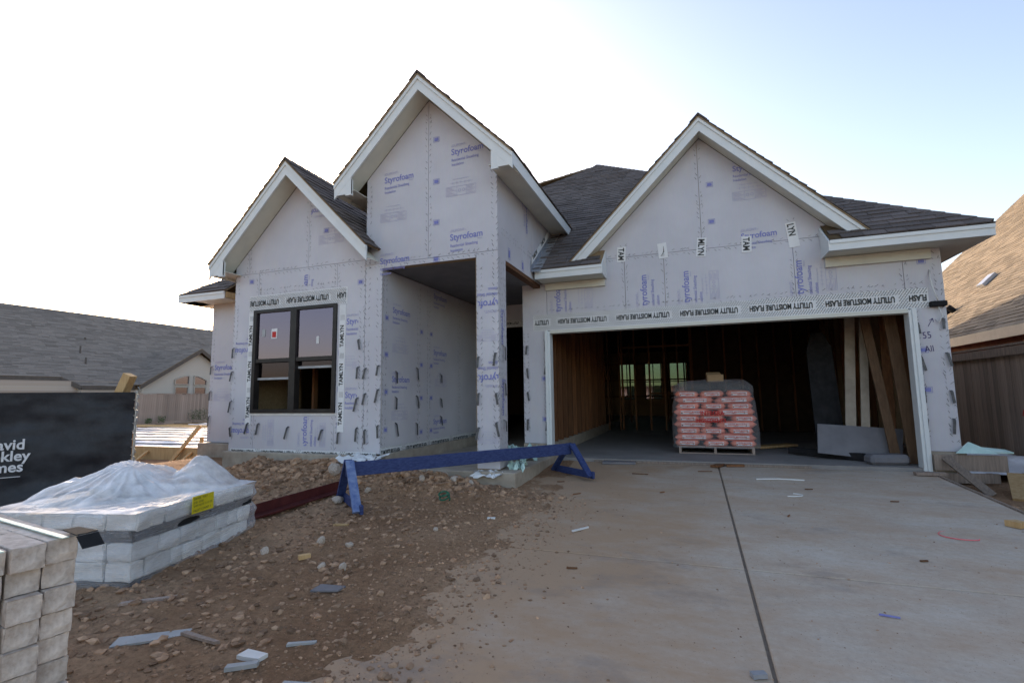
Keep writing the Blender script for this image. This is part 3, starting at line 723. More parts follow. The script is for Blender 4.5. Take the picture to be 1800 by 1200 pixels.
# ---- gable roofs
def gable(xc, zt, hw, Yr, Yw, yb_ridge, yb_eave, plumb=True, eave_fascia=True, hv=.25, zmin=None, name='gable_roof'):
    """rake boards, sloped soffit, decks and shingles of a 45 degree gable; returns the roof part"""
    rf = empty(name); rf.parent = house
    for s_ in (-1, 1):
        up = Vector((-s_, 0, 1)).normalized()
        # deck
        pts = [(xc + s_ * hw, Yr - .03, zt - hw), (xc + s_ * hw, yb_eave, zt - hw), (xc, yb_ridge, zt), (xc, Yr - .03, zt)]
        deck('roof_deck', [(p[0], p[1], p[2] - .012) for p in pts], .016, 'deck', rf)
        shingles('shingle_courses', pts, (0, 1, 0), up, rf, 'shingle', lift=.004)
        # rake board and its top strip
        def band(z_up, z_dn, y0, th, nm, lim=True):
            po = [(xc, zt - z_up), (xc + s_ * hw, zt - hw - z_up), (xc + s_ * hw, zt - hw - z_dn), (xc, zt - z_dn)]
            if zmin: po = clip(po, 1, zmin, False)
            MB().prism([(p[0], y0, p[1]) for p in po], (0, th, 0)).build(nm, 'trim', rf)
        band(.035, hv, Yr, .025, 'rake_board'); band(.035, .095, Yr - .018, .0175, 'rake_strip')
        po = [(xc, zt - hv + .03), (xc + s_ * (hw - .02), zt - hv + .03 - hw + .02)]
        if zmin and po[1][1] < zmin: po[1] = (xc + s_ * (zt - hv + .03 - zmin), zmin)
        MB().prism([(po[0][0], Yr + .026, po[0][1]), (po[1][0], Yr + .026, po[1][1]), (po[1][0], Yw - .002, po[1][1]), (po[0][0], Yw - .002, po[0][1])], (0, 0, .012)).build('rake_soffit', 'soffit', rf)
        # trim on the wall under the soffit
        if plumb and not (name == 'left_gable_roof' and s_ == 1):
            xe = xc + s_ * hw
            MB().box(min(xe, xe - s_ * .02), max(xe, xe - s_ * .02), Yr + .026, yb_eave, zt - hw - .19, zt - hw - .02).build('eave_fascia', 'trim', rf)
            MB().box(min(xe - s_ * .021, xe - s_ * .34), max(xe - s_ * .021, xe - s_ * .34), Yr + .03, yb_eave, zt - hw - .15, zt - hw - .14).build('eave_soffit', 'soffit', rf)
            xb = xe - s_ * .30
            MB().box(min(xb, xb + s_ * .10), max(xb, xb + s_ * .10), Yr + .002, Yr + .05, zt - hw - .22, zt - hw + .02).build('return_block', 'trim', rf)
            MB().prism([(xe - s_ * .002, Yr + .003, zt - hw - .2), (xe - s_ * .30, Yr + .003, zt - hw - .20), (xe - s_ * .30, Yr + .003, zt - hw + .04), (xe - s_ * .002, Yr + .003, zt - hw - .1)], (0, .02, 0)).build('return_board', 'trim', rf)
    # ridge cap
    for k in range(int((yb_ridge - Yr) / .16)):
        y = Yr - .03 + k * .16; m2 = MB()
        for s_ in (-1, 1): m2.prism([(xc, y, zt + .03), (xc + s_ * .13, y, zt - .10), (xc + s_ * .13, y + .2, zt - .112), (xc, y + .2, zt + .018)], (0, 0, .008))
        m2.build('ridge_shingle', 'shingle_one', rf)
    return rf
gable(TX, 5.61, 1.41, -2.33, TY, 2.9, 1.0, name='porch_gable_roof')
gable(LX, 4.75, 1.53, -2.33, TY, 2.0, 0.3, name='left_gable_roof')
gable(GX, 5.28, 2.09, -.30, 0.0, 2.5, -.28, plumb=False, zmin=3.185, name='garage_gable_roof')
# ---- main hip roof
mr_ = empty('main_roof'); mr_.parent = house
EZ, EY, AP = 3.08, -.45, (-2.24, 5.41, 7.48)
front = [(-7.2, EY, EZ), (3.62, EY, EZ), AP, (-7.2, EY + .9, EZ + .675)]
def fz(y): return EZ + .75 * (y - EY)
for xa, xb, ya in ((-7.2, -1.27, EY), (-1.27, 1.85, .14), (1.85, 3.62, EY)):
    po = clip_convex([(xa, ya), (xb, ya), (xb, 6), (xa, 6)], [(p[0], p[1]) for p in front])
    deck('roof_deck', [(p[0], p[1], fz(p[1]) - .012) for p in po], .02, 'deck', mr_)
def hidden(c):
    if c.x < -6.5: return True
    if -1.27 < c.x < 1.85 and c.y < .14: return True
    if c.y > -.2 and abs(c.x - GX) < 5.28 - c.z - .02: return True   # under the garage gable
    if (c.x < -2.42 and c.x > TX and c.z < 4.25) or (c.z > 4.15 and abs(c.x - TX) < min(1.41, 5.61 - c.z - .02)): return True      # under the porch gable
    if c.x < TX and c.z < 5.3: return True
    return False
n_sh = shingles('shingle', front, (1, 0, 0), (0, .8, .6), mr_, 'shingle_one', individual=True, skip=lambda c: hidden(c) or (c.y > 1.35 and c.x < 1.2))
shingles('shingle_courses', front, (1, 0, 0), (0, .8, .6), mr_, 'shingle', skip=lambda c: not (not hidden(c) and (c.y > 1.35 and c.x < 1.2)))
right = [(3.62, EY, EZ), (3.62, 18, EZ), (-2.24, 18, 7.48), AP]
deck('roof_deck', [(x, y, z - .012) for x, y, z in right], .02, 'deck', mr_)
shingles('shingle_courses', right, (0, 1, 0), (-.8, 0, .6), mr_, 'shingle', wmin=.3, wmax=.5)
left = [(-9.66, -1.15, 3.13), (-9.66, 18, 3.13), (-2.24, 18, 7.48), AP, (-8.4, -.165, 3.868)]
deck('roof_deck', [(x, y, z - .012) for x, y, z in left], .02, 'deck', mr_)
shingles('shingle_courses', left, (0, 1, 0), (.863, 0, .505), mr_, 'shingle', wmin=.3, wmax=.5)
fl_ = [(-9.66, -1.15, 3.13), (-8.4, -1.15, 3.13), (-8.4, -.165, 3.868)]
deck('roof_deck', [(x, y, z - .012) for x, y, z in fl_], .02, 'deck', mr_)
shingles('shingle', fl_, (1, 0, 0), (0, .8, .6), mr_, 'shingle_one', individual=True)
MB().prism([(3.62, 18, EZ), (-9.66, 18, 3.1), (-2.24, 18, 7.46)], (0, -.05, 0)).build('rear_gable_infill', 'osb', mr_)
for k in range(52):                                                     # hip caps
    t = k / 52; p = Vector((3.62, EY, EZ)).lerp(Vector(AP), t); q = Vector((3.62, EY, EZ)).lerp(Vector(AP), t + 1.25 / 52); m2 = MB()
    for w_ in (Vector((-.10, -.02, -.052)), Vector((.02, .10, -.052))):
        m2.prism([p + Vector((0, 0, .034)), p + w_ + Vector((0, 0, .034)), q + w_ + Vector((0, 0, .022)), q + Vector((0, 0, .022))], (0, 0, .008))
    m2.build('ridge_shingle', 'shingle_one', mr_)
# eaves of the main roof
def eave(xa, xb, y, zt, wall_y, endl=True, endr=True):
    MB().box(xa, xb, y, y + .022, zt - .165, zt - .02).build('fascia', 'trim', mr_)
    MB().box(xa, xb, y - .014, y - .0005, zt - .07, zt - .022).build('drip_strip', 'trim', mr_)
    MB().box(xa + .01, xb - .01, y + .023, wall_y - .003, zt - .158, zt - .146).build('soffit', 'soffit', mr_)
eave(-2.36, -1.27, EY, EZ, 0); eave(1.85, 3.62, EY, EZ, 0); eave(-9.66, -8.42, -1.15, 3.13, -.70)
for xa in (-1.272, 1.83):
    MB().prism([(xa, EY, EZ - .165), (xa, 0 - .004, EZ - .165), (xa, -.004, EZ + .30), (xa, EY, EZ - .03)], (.02, 0, 0)).build('return_end', 'trim', mr_)
MB().box(3.598, 3.62, EY + .023, 18, EZ - .165, EZ - .02).build('fascia', 'trim', mr_)
MB().box(3.22, 3.597, EY + .024, 18, EZ - .157, EZ - .145).build('soffit', 'soffit', mr_)
MB().box(1.87, 3.10, -.05, -.004, 2.78, 2.915).build('frieze_board', 'soffit', mr_)
MB().box(-2.30, -1.28, -.05, -.004, 2.80, 2.915).build('frieze_board', 'soffit', mr_)
MB().box(-9.66, -9.638, -1.127, 18, 2.965, 3.11).build('fascia', 'trim', mr_)
MB().box(-9.637, -9.25, -1.12, 18, 2.972, 2.984).build('soffit', 'soffit', mr_)
MB().box(-8.418, -8.40, -1.12, -.72, 2.985, 3.10).build('rafter_tail', 'wood_new', mr_)
# step flashing where the porch tower meets the roof
fs = MB(); fs.prism([(-2.395, -.55, 3.02), (-2.395, -.55, 3.20), (-2.395, .95, 4.32), (-2.395, .95, 4.14)], (.004, 0, 0)); fs.prism([(-2.39, -.55, 3.02), (-2.24, -.55, 3.015), (-2.24, .95, 4.135), (-2.39, .95, 4.14)], (0, 0, .006))
fs.build('wall_flashing', 'metal_flash', mr_)
MB().prism([(-2.388, -.52, 3.15), (-2.388, -.52, 3.27), (-2.388, .6, 4.09), (-2.388, .6, 3.97)], (.003, 0, 0)).build('flashing_tape', 'white_paper', mr_)
f0 = Flat((-2.388, -.52, 3.17), (0, .807, .59), (0, -.59, .807), (1, 0, 0), .006)
for k in range(2): f0.text('TAMLYN', .1 + k * .62, .02, .09, 0, .03, .9)
f0.build('lettering', 'ink_black', mr_, fix=False)

# ---- garage inside
for k in range(15):
    y = .2 + k * .4
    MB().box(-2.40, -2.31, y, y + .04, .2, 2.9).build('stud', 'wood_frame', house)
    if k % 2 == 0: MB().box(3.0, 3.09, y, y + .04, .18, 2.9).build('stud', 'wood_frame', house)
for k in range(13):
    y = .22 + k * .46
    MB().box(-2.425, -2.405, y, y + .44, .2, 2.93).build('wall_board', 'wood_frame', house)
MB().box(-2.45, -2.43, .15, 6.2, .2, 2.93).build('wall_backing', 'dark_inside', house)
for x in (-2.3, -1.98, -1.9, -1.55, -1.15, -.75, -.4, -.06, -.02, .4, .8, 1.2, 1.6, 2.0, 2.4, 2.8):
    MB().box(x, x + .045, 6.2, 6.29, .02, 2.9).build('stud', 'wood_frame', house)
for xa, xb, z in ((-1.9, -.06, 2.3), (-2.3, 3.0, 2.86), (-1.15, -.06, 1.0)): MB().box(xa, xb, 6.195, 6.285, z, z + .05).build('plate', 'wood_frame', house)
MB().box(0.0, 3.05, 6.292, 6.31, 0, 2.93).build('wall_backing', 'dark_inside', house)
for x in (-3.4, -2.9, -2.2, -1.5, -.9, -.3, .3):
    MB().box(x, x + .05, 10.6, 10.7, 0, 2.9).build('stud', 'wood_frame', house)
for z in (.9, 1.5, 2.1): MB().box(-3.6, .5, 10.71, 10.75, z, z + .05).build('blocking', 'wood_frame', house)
print('shingles', n_sh)

# ------------------------------------------------------------------ neighbours
def pickets(parent, mat, p, q, z0, z1, w=.14, th=.018, nrm=(1, 0, 0)):
    p, q = Vector(p), Vector(q); L = (q - p).length; d = (q - p) / L; ang = math.atan2(d.y, d.x); n = int(L / w)
    me = MB().box(0, w - .006, -th / 2, th / 2, 0, 1).mesh('picket'); me.materials.append(MATS[mat])
    for k in range(n):
        a_ = p + d * (k * w)
        link('picket', me, None, parent, loc=(a_.x + random.uniform(-.004, .004), a_.y, z0 + random.uniform(-.02, .01)), rot=(random.uniform(-.006, .006), 0, ang), scale=(1, 1, z1 - z0 + random.uniform(-.015, .015)))
# left: long brick house beyond the empty lot
nl = empty('neighbour_house', (0, 0, 0), label='long pale brick house with dark roof beyond the fence and empty lot', cat='house')
MB().box(-48, -34.6, -26, 40, -.6, 2.25).build('wall', 'brick_far', nl)
sl = .754; main = [(-35, -27, 2.5), (-35, 41, 2.5), (-41.5, 41, 7.4), (-41.5, -27, 7.4)]
deck('roof_deck', [(x, y, z - .02) for x, y, z in main], .05, 'deck', nl)
shingles('shingle_courses', [(-35, -6, 2.5), (-35, 41, 2.5), (-41.5, 41, 7.4), (-41.5, -6, 7.4)], (0, 1, 0), (-.8, 0, .6), nl, 'shingle_grey', wmin=.3, wmax=.9, course=.16)
back = [(-41.5, -27, 7.4), (-41.5, 41, 7.4), (-48.5, 41, 2.3), (-48.5, -27, 2.3)]
deck('roof_deck', back, .05, 'shingle_grey', nl)
low = [(-34.3, 11.0, 1.975), (-34.3, 23, 1.975), (-35.02, 23, 2.52), (-35.02, 10.3, 2.52)]
deck('roof_deck', [(x, y, z - .02) for x, y, z in low], .05, 'deck', nl)
shingles('shingle_courses', low, (0, 1, 0), (-.8, 0, .6), nl, 'shingle_grey', wmin=.3, wmax=.9, course=.16)
simple('brown_trim', (.085, .068, .058), (.11, .09, .078), 5, .6, bmp=.05)
MB().box(-35.0, -34.96, -27, 10.3, 2.22, 2.47).build('fascia', 'brown_trim', nl)
MB().bar((-34.97, 10.3, 2.36), (-34.29, 11.0, 1.84), .06, .24).build('fascia', 'brown_trim', nl)
MB().box(-34.3, -34.26, 11.0, 14.0, 1.72, 1.95).build('fascia', 'brown_trim', nl)
MB().box(-34.62, -34.3, 11.0, 22, -.5, 1.75).build('bay_wall', 'brick_far', nl)
gy0, gy1, gyp, gzp, gzb = 13.94, 22.2, 18.06, 4.75, 2.06
gb = MB(); gb.prism([(-34.0, gy0 + .35, -.5), (-34.0, gy1 - .35, -.5), (-34.0, gy1 - .35, 2.1), (-34.0, gyp, 4.5), (-34.0, gy0 + .35, 2.1)], (-.3, 0, 0)); gb.build('gable_wall', 'brick_far', nl)
for ya in (gy0, gy1):
    s_ = -1 if ya < gyp else 1
    pts = [(-33.6, ya, gzb), (-33.6, gyp, gzp), (-38.2, gyp, gzp), (-34.6, ya, gzb)]
    deck('roof_deck', pts, .05, 'deck', nl)
    shingles('shingle_courses', pts, (-1, 0, 0), Vector((0, gyp - ya, gzp - gzb)), nl, 'shingle_grey', wmin=.3, wmax=.9, course=.16)
    MB().prism([(-33.62, ya, gzb - .03), (-33.62, gyp, gzp - .03), (-33.62, gyp, gzp - .30), (-33.62, ya, gzb - .30)], (.05, 0, 0)).build('rake_board', 'brown_trim', nl)
simple('tan_trim', (.36, .33, .29), (.42, .39, .35), 5, .6, bmp=.05)
for ya, yb in ((16.43, 17.47), (17.86, 18.84)):
    arc = [(ya, 2.12)] + [(ya + (yb - ya) * k / 8, 2.45 + .3 * math.sin(math.pi * (k / 8 * .5 + (.0 if ya < 17 else .5)))) for k in range(9)] + [(yb, 2.12)]
    w_ = MB().prism([(-33.97, y, z) for y, z in arc], (-.02, 0, 0)).build('arched_window', 'glass', nl)
    m2 = MB()
    for k in range(len(arc) - 1): m2.bar((-33.95, *arc[k]), (-33.95, *arc[k + 1]), .06, .09, (1, 0, 0))
    m2.bar((-33.95, ya, 2.12), (-33.95, yb, 2.12), .06, .1, (1, 0, 0)); m2.build('window_frame', 'tan_trim', w_)
    MB().box(-33.985, -33.965, ya + .05, yb - .05, .7, 1.9).build('lower_window', 'glass', nl)
    fr_ = MB(); fr_.box(-33.96, -33.93, ya, ya + .07, .65, 2.0); fr_.box(-33.96, -33.93, yb - .07, yb, .65, 2.0); fr_.box(-33.96, -33.93, ya + .07, yb - .07, 1.92, 2.0); fr_.build('window_frame', 'tan_trim', nl)
for x, y, h_ in ((-37.2, 12.4, .45), (-36.2, 12.2, .4), (-38.6, 13.4, .12)): 
    z = 2.5 + (-35 - x) * .754; MB().tube([(x, y, z - .1), (x, y, z + h_)], .05, 8).build('vent_pipe', 'brown_trim', nl)
lf = empty('picket_fence', (-32, 9, -.35), label='weathered pinkish wooden picket fence in front of the brick house', cat='fence')
for o in list(bpy.data.objects): pass
def local_pickets(par, mat, L, h_, w=.14):
    me = MB().box(-.009, .009, 0, w - .006, 0, 1).mesh('picket'); me.materials.append(MATS[mat])
    for k in range(int(L / w)): link('picket', me, None, par, loc=(random.uniform(-.004, .004), k * w, random.uniform(-.02, .01)), scale=(1, 1, h_ + random.uniform(-.015, .015)))
local_pickets(lf, 'wood_pale', 13.5, 1.78)
MB().box(-.03, .03, 0, 13.5, 1.79, 1.83).build('cap_rail', 'wood_pale', lf); MB().box(.012, .05, 0, 13.5, -.15, .05).build('kick_board', 'wood_pale', lf)
for k, (y, s_) in enumerate(((16.2, .9), (16.9, 1.0), (14.0, .5), (13.2, .35))):
    m2 = MB()
    for j in range(220):
        a_ = random.uniform(0, 6.28); rr = random.random() ** .5 * .45 * s_; z = random.uniform(0, .9 * s_) * (1 - rr * .5)
        p = Vector((rr * math.cos(a_), rr * math.sin(a_), z)); q = Vector((random.uniform(-1, 1), random.uniform(-1, 1), random.uniform(-.3, 1))) * .07
        m2.poly([p, p + q, p + q * .6 + Vector((.03, .02, -.03))])
    w_ = empty('weed', (-31.6, y, -.37), label='green weed clump growing against the pinkish picket fence', cat='weed', group='weeds along the far fence')
    m2.build('foliage', 'plant', w_, fix=False, kind='stuff'); MB().tube([(0, 0, -.05), (.02, 0, .6 * s_)], .01, 5).build('stem', 'wood_grey', w_)
# right: tan roofed house behind the dark fence
nr = empty('neighbour_house', (0, 0, 0), label='house with sunlit tan shingle roof behind the dark wooden fence', cat='house')
MB().box(7.55, 20, -4, 19, -.4, 2.42).build('wall', 'red_wet', nr)
rp_ = [(7.14, -5, 2.5), (7.14, 19.6, 2.5), (14.6, 19.6, 9.96), (14.6, -5, 9.96)]
deck('roof_deck', [(x, y, z - .02) for x, y, z in rp_], .05, 'deck', nr)
shingles('shingle_courses', rp_, (0, 1, 0), (.707, 0, .707), nr, 'shingle_tan', wmin=.2, wmax=.6, course=.15)
deck('roof_deck', [(14.6, -5, 9.96), (14.6, 19.6, 9.96), (22, 19.6, 2.5), (22, -5, 2.5)], .05, 'shingle_tan', nr)
simple('beige_trim', (.42, .36, .29), (.50, .43, .35), 5, .6, bmp=.05)
MB().box(7.10, 7.14, -5, 19.6, 2.24, 2.49).build('fascia', 'beige_trim', nr); MB().box(7.14, 7.55, -5, 19.6, 2.40, 2.42).build('soffit', 'brown_trim', nr)
def roofpt(x, y, d): return Vector((x, y, 2.5 + (x - 7.14))) + Vector((-.707, 0, .707)) * d
vb = MB(); p = roofpt(8.9, 11.6, .02); q = roofpt(9.25, 11.6, .02)
vb.prism([p, q, q + Vector((0, .38, 0)), p + Vector((0, .38, 0))], Vector((-.707, 0, .707)) * .1); vb.build('roof_vent', 'metal_flash', nr)
for y in (12.0, 12.35): vb = MB(); vb.tube([roofpt(8.2, y, 0), roofpt(8.2, y, .25)], .09, 8); vb.build('roof_vent', 'black_plastic', nr)
MB().tube([roofpt(7.85, 11.9, 0), roofpt(7.85, 11.9, 0) + Vector((0, 0, .45))], .045, 8).build('vent_pipe', 'scrap_grey', nr)
rf_ = empty('wooden_fence', (5.0, -3.5, -.15), label='tall dark weathered wooden fence beside the garage and tan roofed house', cat='fence')
local_pickets(rf_, 'wood_grey', 17, 1.86)
MB().box(-.06, -.012, 0, 17, 1.72, 1.86).build('top_rail', 'wood_grey', rf_); MB().box(-.05, .05, 0, 17, 1.88, 1.915).build('cap_rail', 'wood_grey', rf_)
f0 = Flat((5.0 - .012, 2.2, .62), (0, -1, 0), (0, 0, 1), (-1, 0, 0), .003)
for k in range(7): f0.seg(-.12 + .04 * k, random.uniform(-.06, .06), -.08 + .04 * k, random.uniform(-.1, .1), .03)
o = f0.build('paint_mark', 'ink_red', rf_, fix=False); o.location = -Vector((5.0, -3.5, -.15))
# backdrop behind the house so that the rear windows look on a garden fence
bf = empty('garden_fence', (-14, 24, -.5), label='pale garden fence standing far behind the unfinished house', cat='fence')
me = MB().box(0, .134, -.009, .009, 0, 2.0).mesh('picket'); me.materials.append(MATS['wood_pale'])
for k in range(150): link('picket', me, None, bf, loc=(k * .14, 0, random.uniform(-.02, .02)))

# ------------------------------------------------------------------ next lot: form boards, plastic, stakes
fm = empty('foundation_formwork', (-24, .6, -.55), label='wooden form boards around the neighbouring slab, covered in white plastic', cat='formwork')
for a_, b_ in (((0, 0), (13.3, 0)), ((13.3, 0), (13.3, 13)), ((0, 13), (13.3, 13)), ((0, 0), (0, 13))):
    MB().bar((a_[0], a_[1], .25), (b_[0], b_[1], .25), .04, .38).build('form_board', 'wood_new', fm)
MB().bar((0, 6.5, .48), (13.3, 6.5, .48), .04, .10).build('form_board', 'wood_new', fm)
m2 = MB(); N = 70
for j in range(N + 1):
    for i in range(N + 1):
        x, y = .05 + 13.2 * i / N, .05 + 12.9 * j / N; m2.v.append((x, y, .36 + .07 * fbm(x, y, .9) + .05 * math.sin(y * 4.2) * (.5 + .5 * math.sin(x * .9)) - .10 * (abs((y % 2.6) - 1.3) < .25)))
for j in range(N):
    for i in range(N): k = j * (N + 1) + i; m2.f.append((k, k + 1, k + N + 2, k + N + 1))
m2.build('plastic_sheet', 'white_plastic', fm, fix=False, smooth=True)
for k in range(14): MB().tube([(.2, .5 + k * .9, .46), (6.5, .5 + k * .9 + random.uniform(-.1, .1), .43), (13.1, .5 + k * .9, .46)], .016, 5).build('tendon', 'black_plastic', fm)
for x, y, h_, lx, ly in ((10.6, -.06, .75, 0, 0), (12.2, -.3, .95, .45, .5), (13.1, -.1, .7, 0, 0), (8.2, -.06, .8, 0, 0), (13.5, 3.0, .8, -.3, .2), (11.3, 3.2, .75, .1, 0), (12.6, 6.0, .9, .3, .4)):
    MB().bar((x, y, -.05), (x + lx, y + ly, h_), .09, .035, (0, 1, 0)).build('stake', 'wood_new', fm)
for x in (9.3, 11.2, 12.7): MB().bar((x, -.55, -.05), (x, -.03, .33), .08, .035).build('kicker', 'wood_new', fm)

# ------------------------------------------------------------------ black fabric bin pen with lumber
sc_ = empty('waste_pen', (-7.19, -3.45, -.42), math.atan2(.87, .5) + math.pi, label='black fabric screened waste pen with white lettering near the wrapped pallet', cat='pen')
def fab(name, p, d, L, H, seed):
    m2 = MB(); nx_, nz_ = 60, 36; d = Vector(d); nn_ = Vector((-d.y, d.x, 0))
    for j in range(nz_ + 1):
        for i in range(nx_ + 1):
            u, z = L * i / nx_, H * j / nz_
            wv = .035 * fbm(u * 1.2 + seed, z * 3.6, 1.1) + .016 * math.sin(z * 9 + 2 * fbm(u, z + seed, 1)) * (1 - u / L * .5)
            m2.v.append(tuple(Vector(p) + d * u + nn_ * wv + Vector((0, 0, z))))
    for j in range(nz_):
        for i in range(nx_): k = j * (nx_ + 1) + i; m2.f.append((k, k + 1, k + nx_ + 2, k + nx_ + 1))
    return m2.build(name, 'black_fabric', sc_, fix=False, smooth=True)
fab('fabric_panel', (0, 0, 0), (1, 0, 0), 2.1, 1.56, 0); fab('fabric_panel', (0, 0, 0), (0, -1, 0), 2.1, 1.55, 5); fab('fabric_panel', (0, -2.1, 0), (1, 0, 0), 2.1, 1.55, 9)
for x, y in ((-.02, .0), (2.1, 0), (0, -2.1), (2.1, -2.1)): MB().tube([(x, y, -.1), (x, y, 1.58)], .014, 6).build('post', 'wire', sc_)
m2 = MB()
for k in range(15): z = .05 + k * .105; m2.tube([(-.04, .03, z), (.012, .045, z + .04), (-.045, .05, z + .07), (-.02, .03, z + .11)], .006, 4)
m2.build('lacing', 'wire', sc_, kind='stuff')
f0 = Flat((0, 0, 0), (-1, 0, 0), (0, 0, 1), (0, 1, 0), .032)
for t_, z, xr in (('David', .88, -1.04), ('Weekley', .745, -.99), ('Homes', .615, -1.04)): f0.text(t_, xr, z, .17, 0, .022, .92, 'RIGHT')
f0.rect(-1.5, -1.06, .55, .558)
o = f0.build('lettering', 'print_white', sc_, fix=False)
lb = empty('lumber_post', (-7.9, -3.3, .2), label='pale green treated lumber post leaning out of the black waste pen', cat='post')
MB().bar((-.55, -.1, -.55), (.22, .08, 1.2), .13, .13).build('timber', 'wood_lumber' if 'wood_lumber' in MATS else 'wood_new', lb, bevel=.006)

# ------------------------------------------------------------------ wrapped pallet of stone
ST = empty('stone_pallet', (-3.75, -5.63, -.36), R(13.3), label='dark pallet boards carrying the film wrapped white stone', cat='pallet')
W_, D_ = 1.30, 1.36            # extends to -x and +y from the near corner
MB().box(-W_, 0, 0, D_, .0, .03).build('bottom_board', 'black_plastic', ST)
for y in (.05, .62, 1.2): MB().box(-W_, 0, y, y + .1, .03, .09).build('runner', 'wood_grey', ST)
MB().box(-W_ + .01, -.01, .01, D_ - .01, .092, .112).build('deck_board', 'black_plastic', ST)
MB().box(-W_ + .02, -.02, .02, D_ - .02, .385, .455).build('divider_board', 'black_plastic', ST)
def stone(w, d, h):
    m2 = MB().box(0, w, 0, d, 0, h); me = m2.mesh('stone_block'); bm = bmesh.new(); bm.from_mesh(me)
    bmesh.ops.bevel(bm, geom=list(bm.edges), offset=.012, segments=1, affect='EDGES'); bmesh.ops.subdivide_edges(bm, edges=list(bm.edges), cuts=1)
    for v in bm.verts: v.co += Vector((random.uniform(-1, 1), random.uniform(-1, 1), random.uniform(-1, 1))) * .006
    bm.to_mesh(me); bm.free(); me.materials.append(MATS['limestone']); return me
Mst = Matrix.Translation((-3.75, -5.63, -.36)) @ Matrix.Rotation(R(13.3), 4, 'Z')
def put_stone(x, y, z, w, d, h, lab):
    p = Mst @ Vector((x, y, z)); link('stone_block', stone(w, d, h), None, None, loc=p, rot=(random.uniform(-.01, .01), random.uniform(-.01, .01), R(13.3) + random.uniform(-.03, .03)), label=lab, cat='stone', group='stones stacked on the wrapped pallet')
for row, z in enumerate((.113, .25)):
    y = .02
    while y < D_ - .12:
        w = random.uniform(.11, .26); w = min(w, D_ - .03 - y); put_stone(-.22, y, z, .20, w - .008, .13, ('bottom' if row == 0 else 'second') + ' course rough white stone on the wrapped pallet, along its driveway side'); y += w
    x = -.24
    while x > -W_ + .15:
        w = random.uniform(.14, .30); w = min(w, x + W_ - .02); put_stone(x - w + .008, .02, z, w - .008, .20, .13, ('bottom' if row == 0 else 'second') + ' course rough white stone on the wrapped pallet, along its street side'); x -= w
for i in range(5):
    for j in range(5): put_stone(-W_ + .03 + i * .255, .03 + j * .265, .457, .245, .255, random.uniform(.09, .13) , 'flat white stone above the dark divider board on the wrapped pallet')
for x, y, z in ((-.92, .52, .585), (-.70, .60, .585), (-.88, .74, .585), (-.80, .63, .68)): put_stone(x, y, z, .20, .18, .09, 'white stone heaped in the middle on top of the wrapped pallet')
fw = empty('plastic_wrap', (-3.75, -5.63, -.36), R(13.3), label='clear stretch film wrapped around the stone pallet', cat='wrap')
m2 = MB(); peri = []
for k in range(40): peri.append((-W_ * k / 40, 0, (0, -1)))
for k in range(40): peri.append((-W_, D_ * k / 40, (-1, 0)))
for k in range(40): peri.append((-W_ + W_ * k / 40, D_, (0, 1)))
for k in range(40): peri.append((0, D_ - D_ * k / 40, (1, 0)))
NZ = 26; n_ = len(peri)
def wrap_off(k, z): return .012 + .012 * fbm(k * .21, z * 16, .8) - .028 * math.exp(-((z - .41) / .05) ** 2) + .012 * math.sin(z * 46 + k * .25)
for j in range(NZ + 1):
    z = .02 + (.585 - .02) * j / NZ
    for k, (x, y, nn_) in enumerate(peri): o_ = wrap_off(k, z); m2.v.append((x + nn_[0] * o_, y + nn_[1] * o_, z + .004 * math.sin(k * .7)))
for j in range(NZ):
    for k in range(n_): m2.f.append((j * n_ + k, j * n_ + (k + 1) % n_, (j + 1) * n_ + (k + 1) % n_, (j + 1) * n_ + k))
m2.build('side_film', 'film', fw, fix=False, smooth=True)
m2 = MB(); N = 110
for j in range(N + 1):
    for i in range(N + 1):
        x, y = -W_ - .01 + (W_ + .02) * i / N, -.01 + (D_ + .02) * j / N; cx, cy = (x + W_ * .55) / (W_ * .5), (y - D_ * .52) / (D_ * .5)
        ed = min(x + W_ + .01, .01 - x, y + .01, D_ + .01 - y); rise = min(1, ed / .06) * .012
        tent = max(0, 1 - math.hypot(cx + .1, cy * .9 - .05) / .85, .75 - math.hypot(cx - .55, cy - .45) / .7, .55 - math.hypot(cx + .5, cy + .3) / .8); rise += .27 * tent ** .9 + .05 * max(0, fbm(x * 1.6, y * 1.6, 1.3)) * min(1, ed / .2) + .09 * math.exp(-((x + .28) / .12) ** 2 - ((y - 1.0) / .2) ** 2)
        an_ = math.atan2(cy, cx); rr_ = min(1, math.hypot(cx, cy))
        rise += .02 * fbm(x * 2, y * 2, 1.4) * min(1, ed / .1) + .013 * min(1, tent * 5) * (.3 + rr_) * (math.sin(an_ * 23 + 5 * fbm(x, y, 2.5)) + .8 * fbm(an_ * 4, rr_ * 2, 2.0)) * min(1, ed / .1)
        m2.v.append((x, y, .587 + max(0, rise)))
for j in range(N):
    for i in range(N): k = j * (N + 1) + i; m2.f.append((k, k + 1, k + N + 2, k + N + 1))
m2.build('top_film', 'film_top', fw, fix=False, smooth=True)
yl = empty('delivery_tag', tuple(Mst @ Vector((.038, .50, .47))), R(13.3 + 90), label='yellow delivery tag with handwriting stuck to the wrapped stone pallet', cat='tag')
MB().box(0, .24, -.002, .002, 0, .135).build('paper', 'yellow_paper', yl)
f0 = Flat((0, -.002, 0), (1, 0, 0), (0, 0, 1), (0, -1, 0), .002)
for t_, z in (('DRIVER  Will F', .105), ('JOB  22761', .077), ('SHIP DATE 11-21-22', .049), ('PALLET COUNT  1', .012)): f0.text(t_, .012, z, .024, 2)
f0.build('lettering', 'ink_black', yl, fix=False)

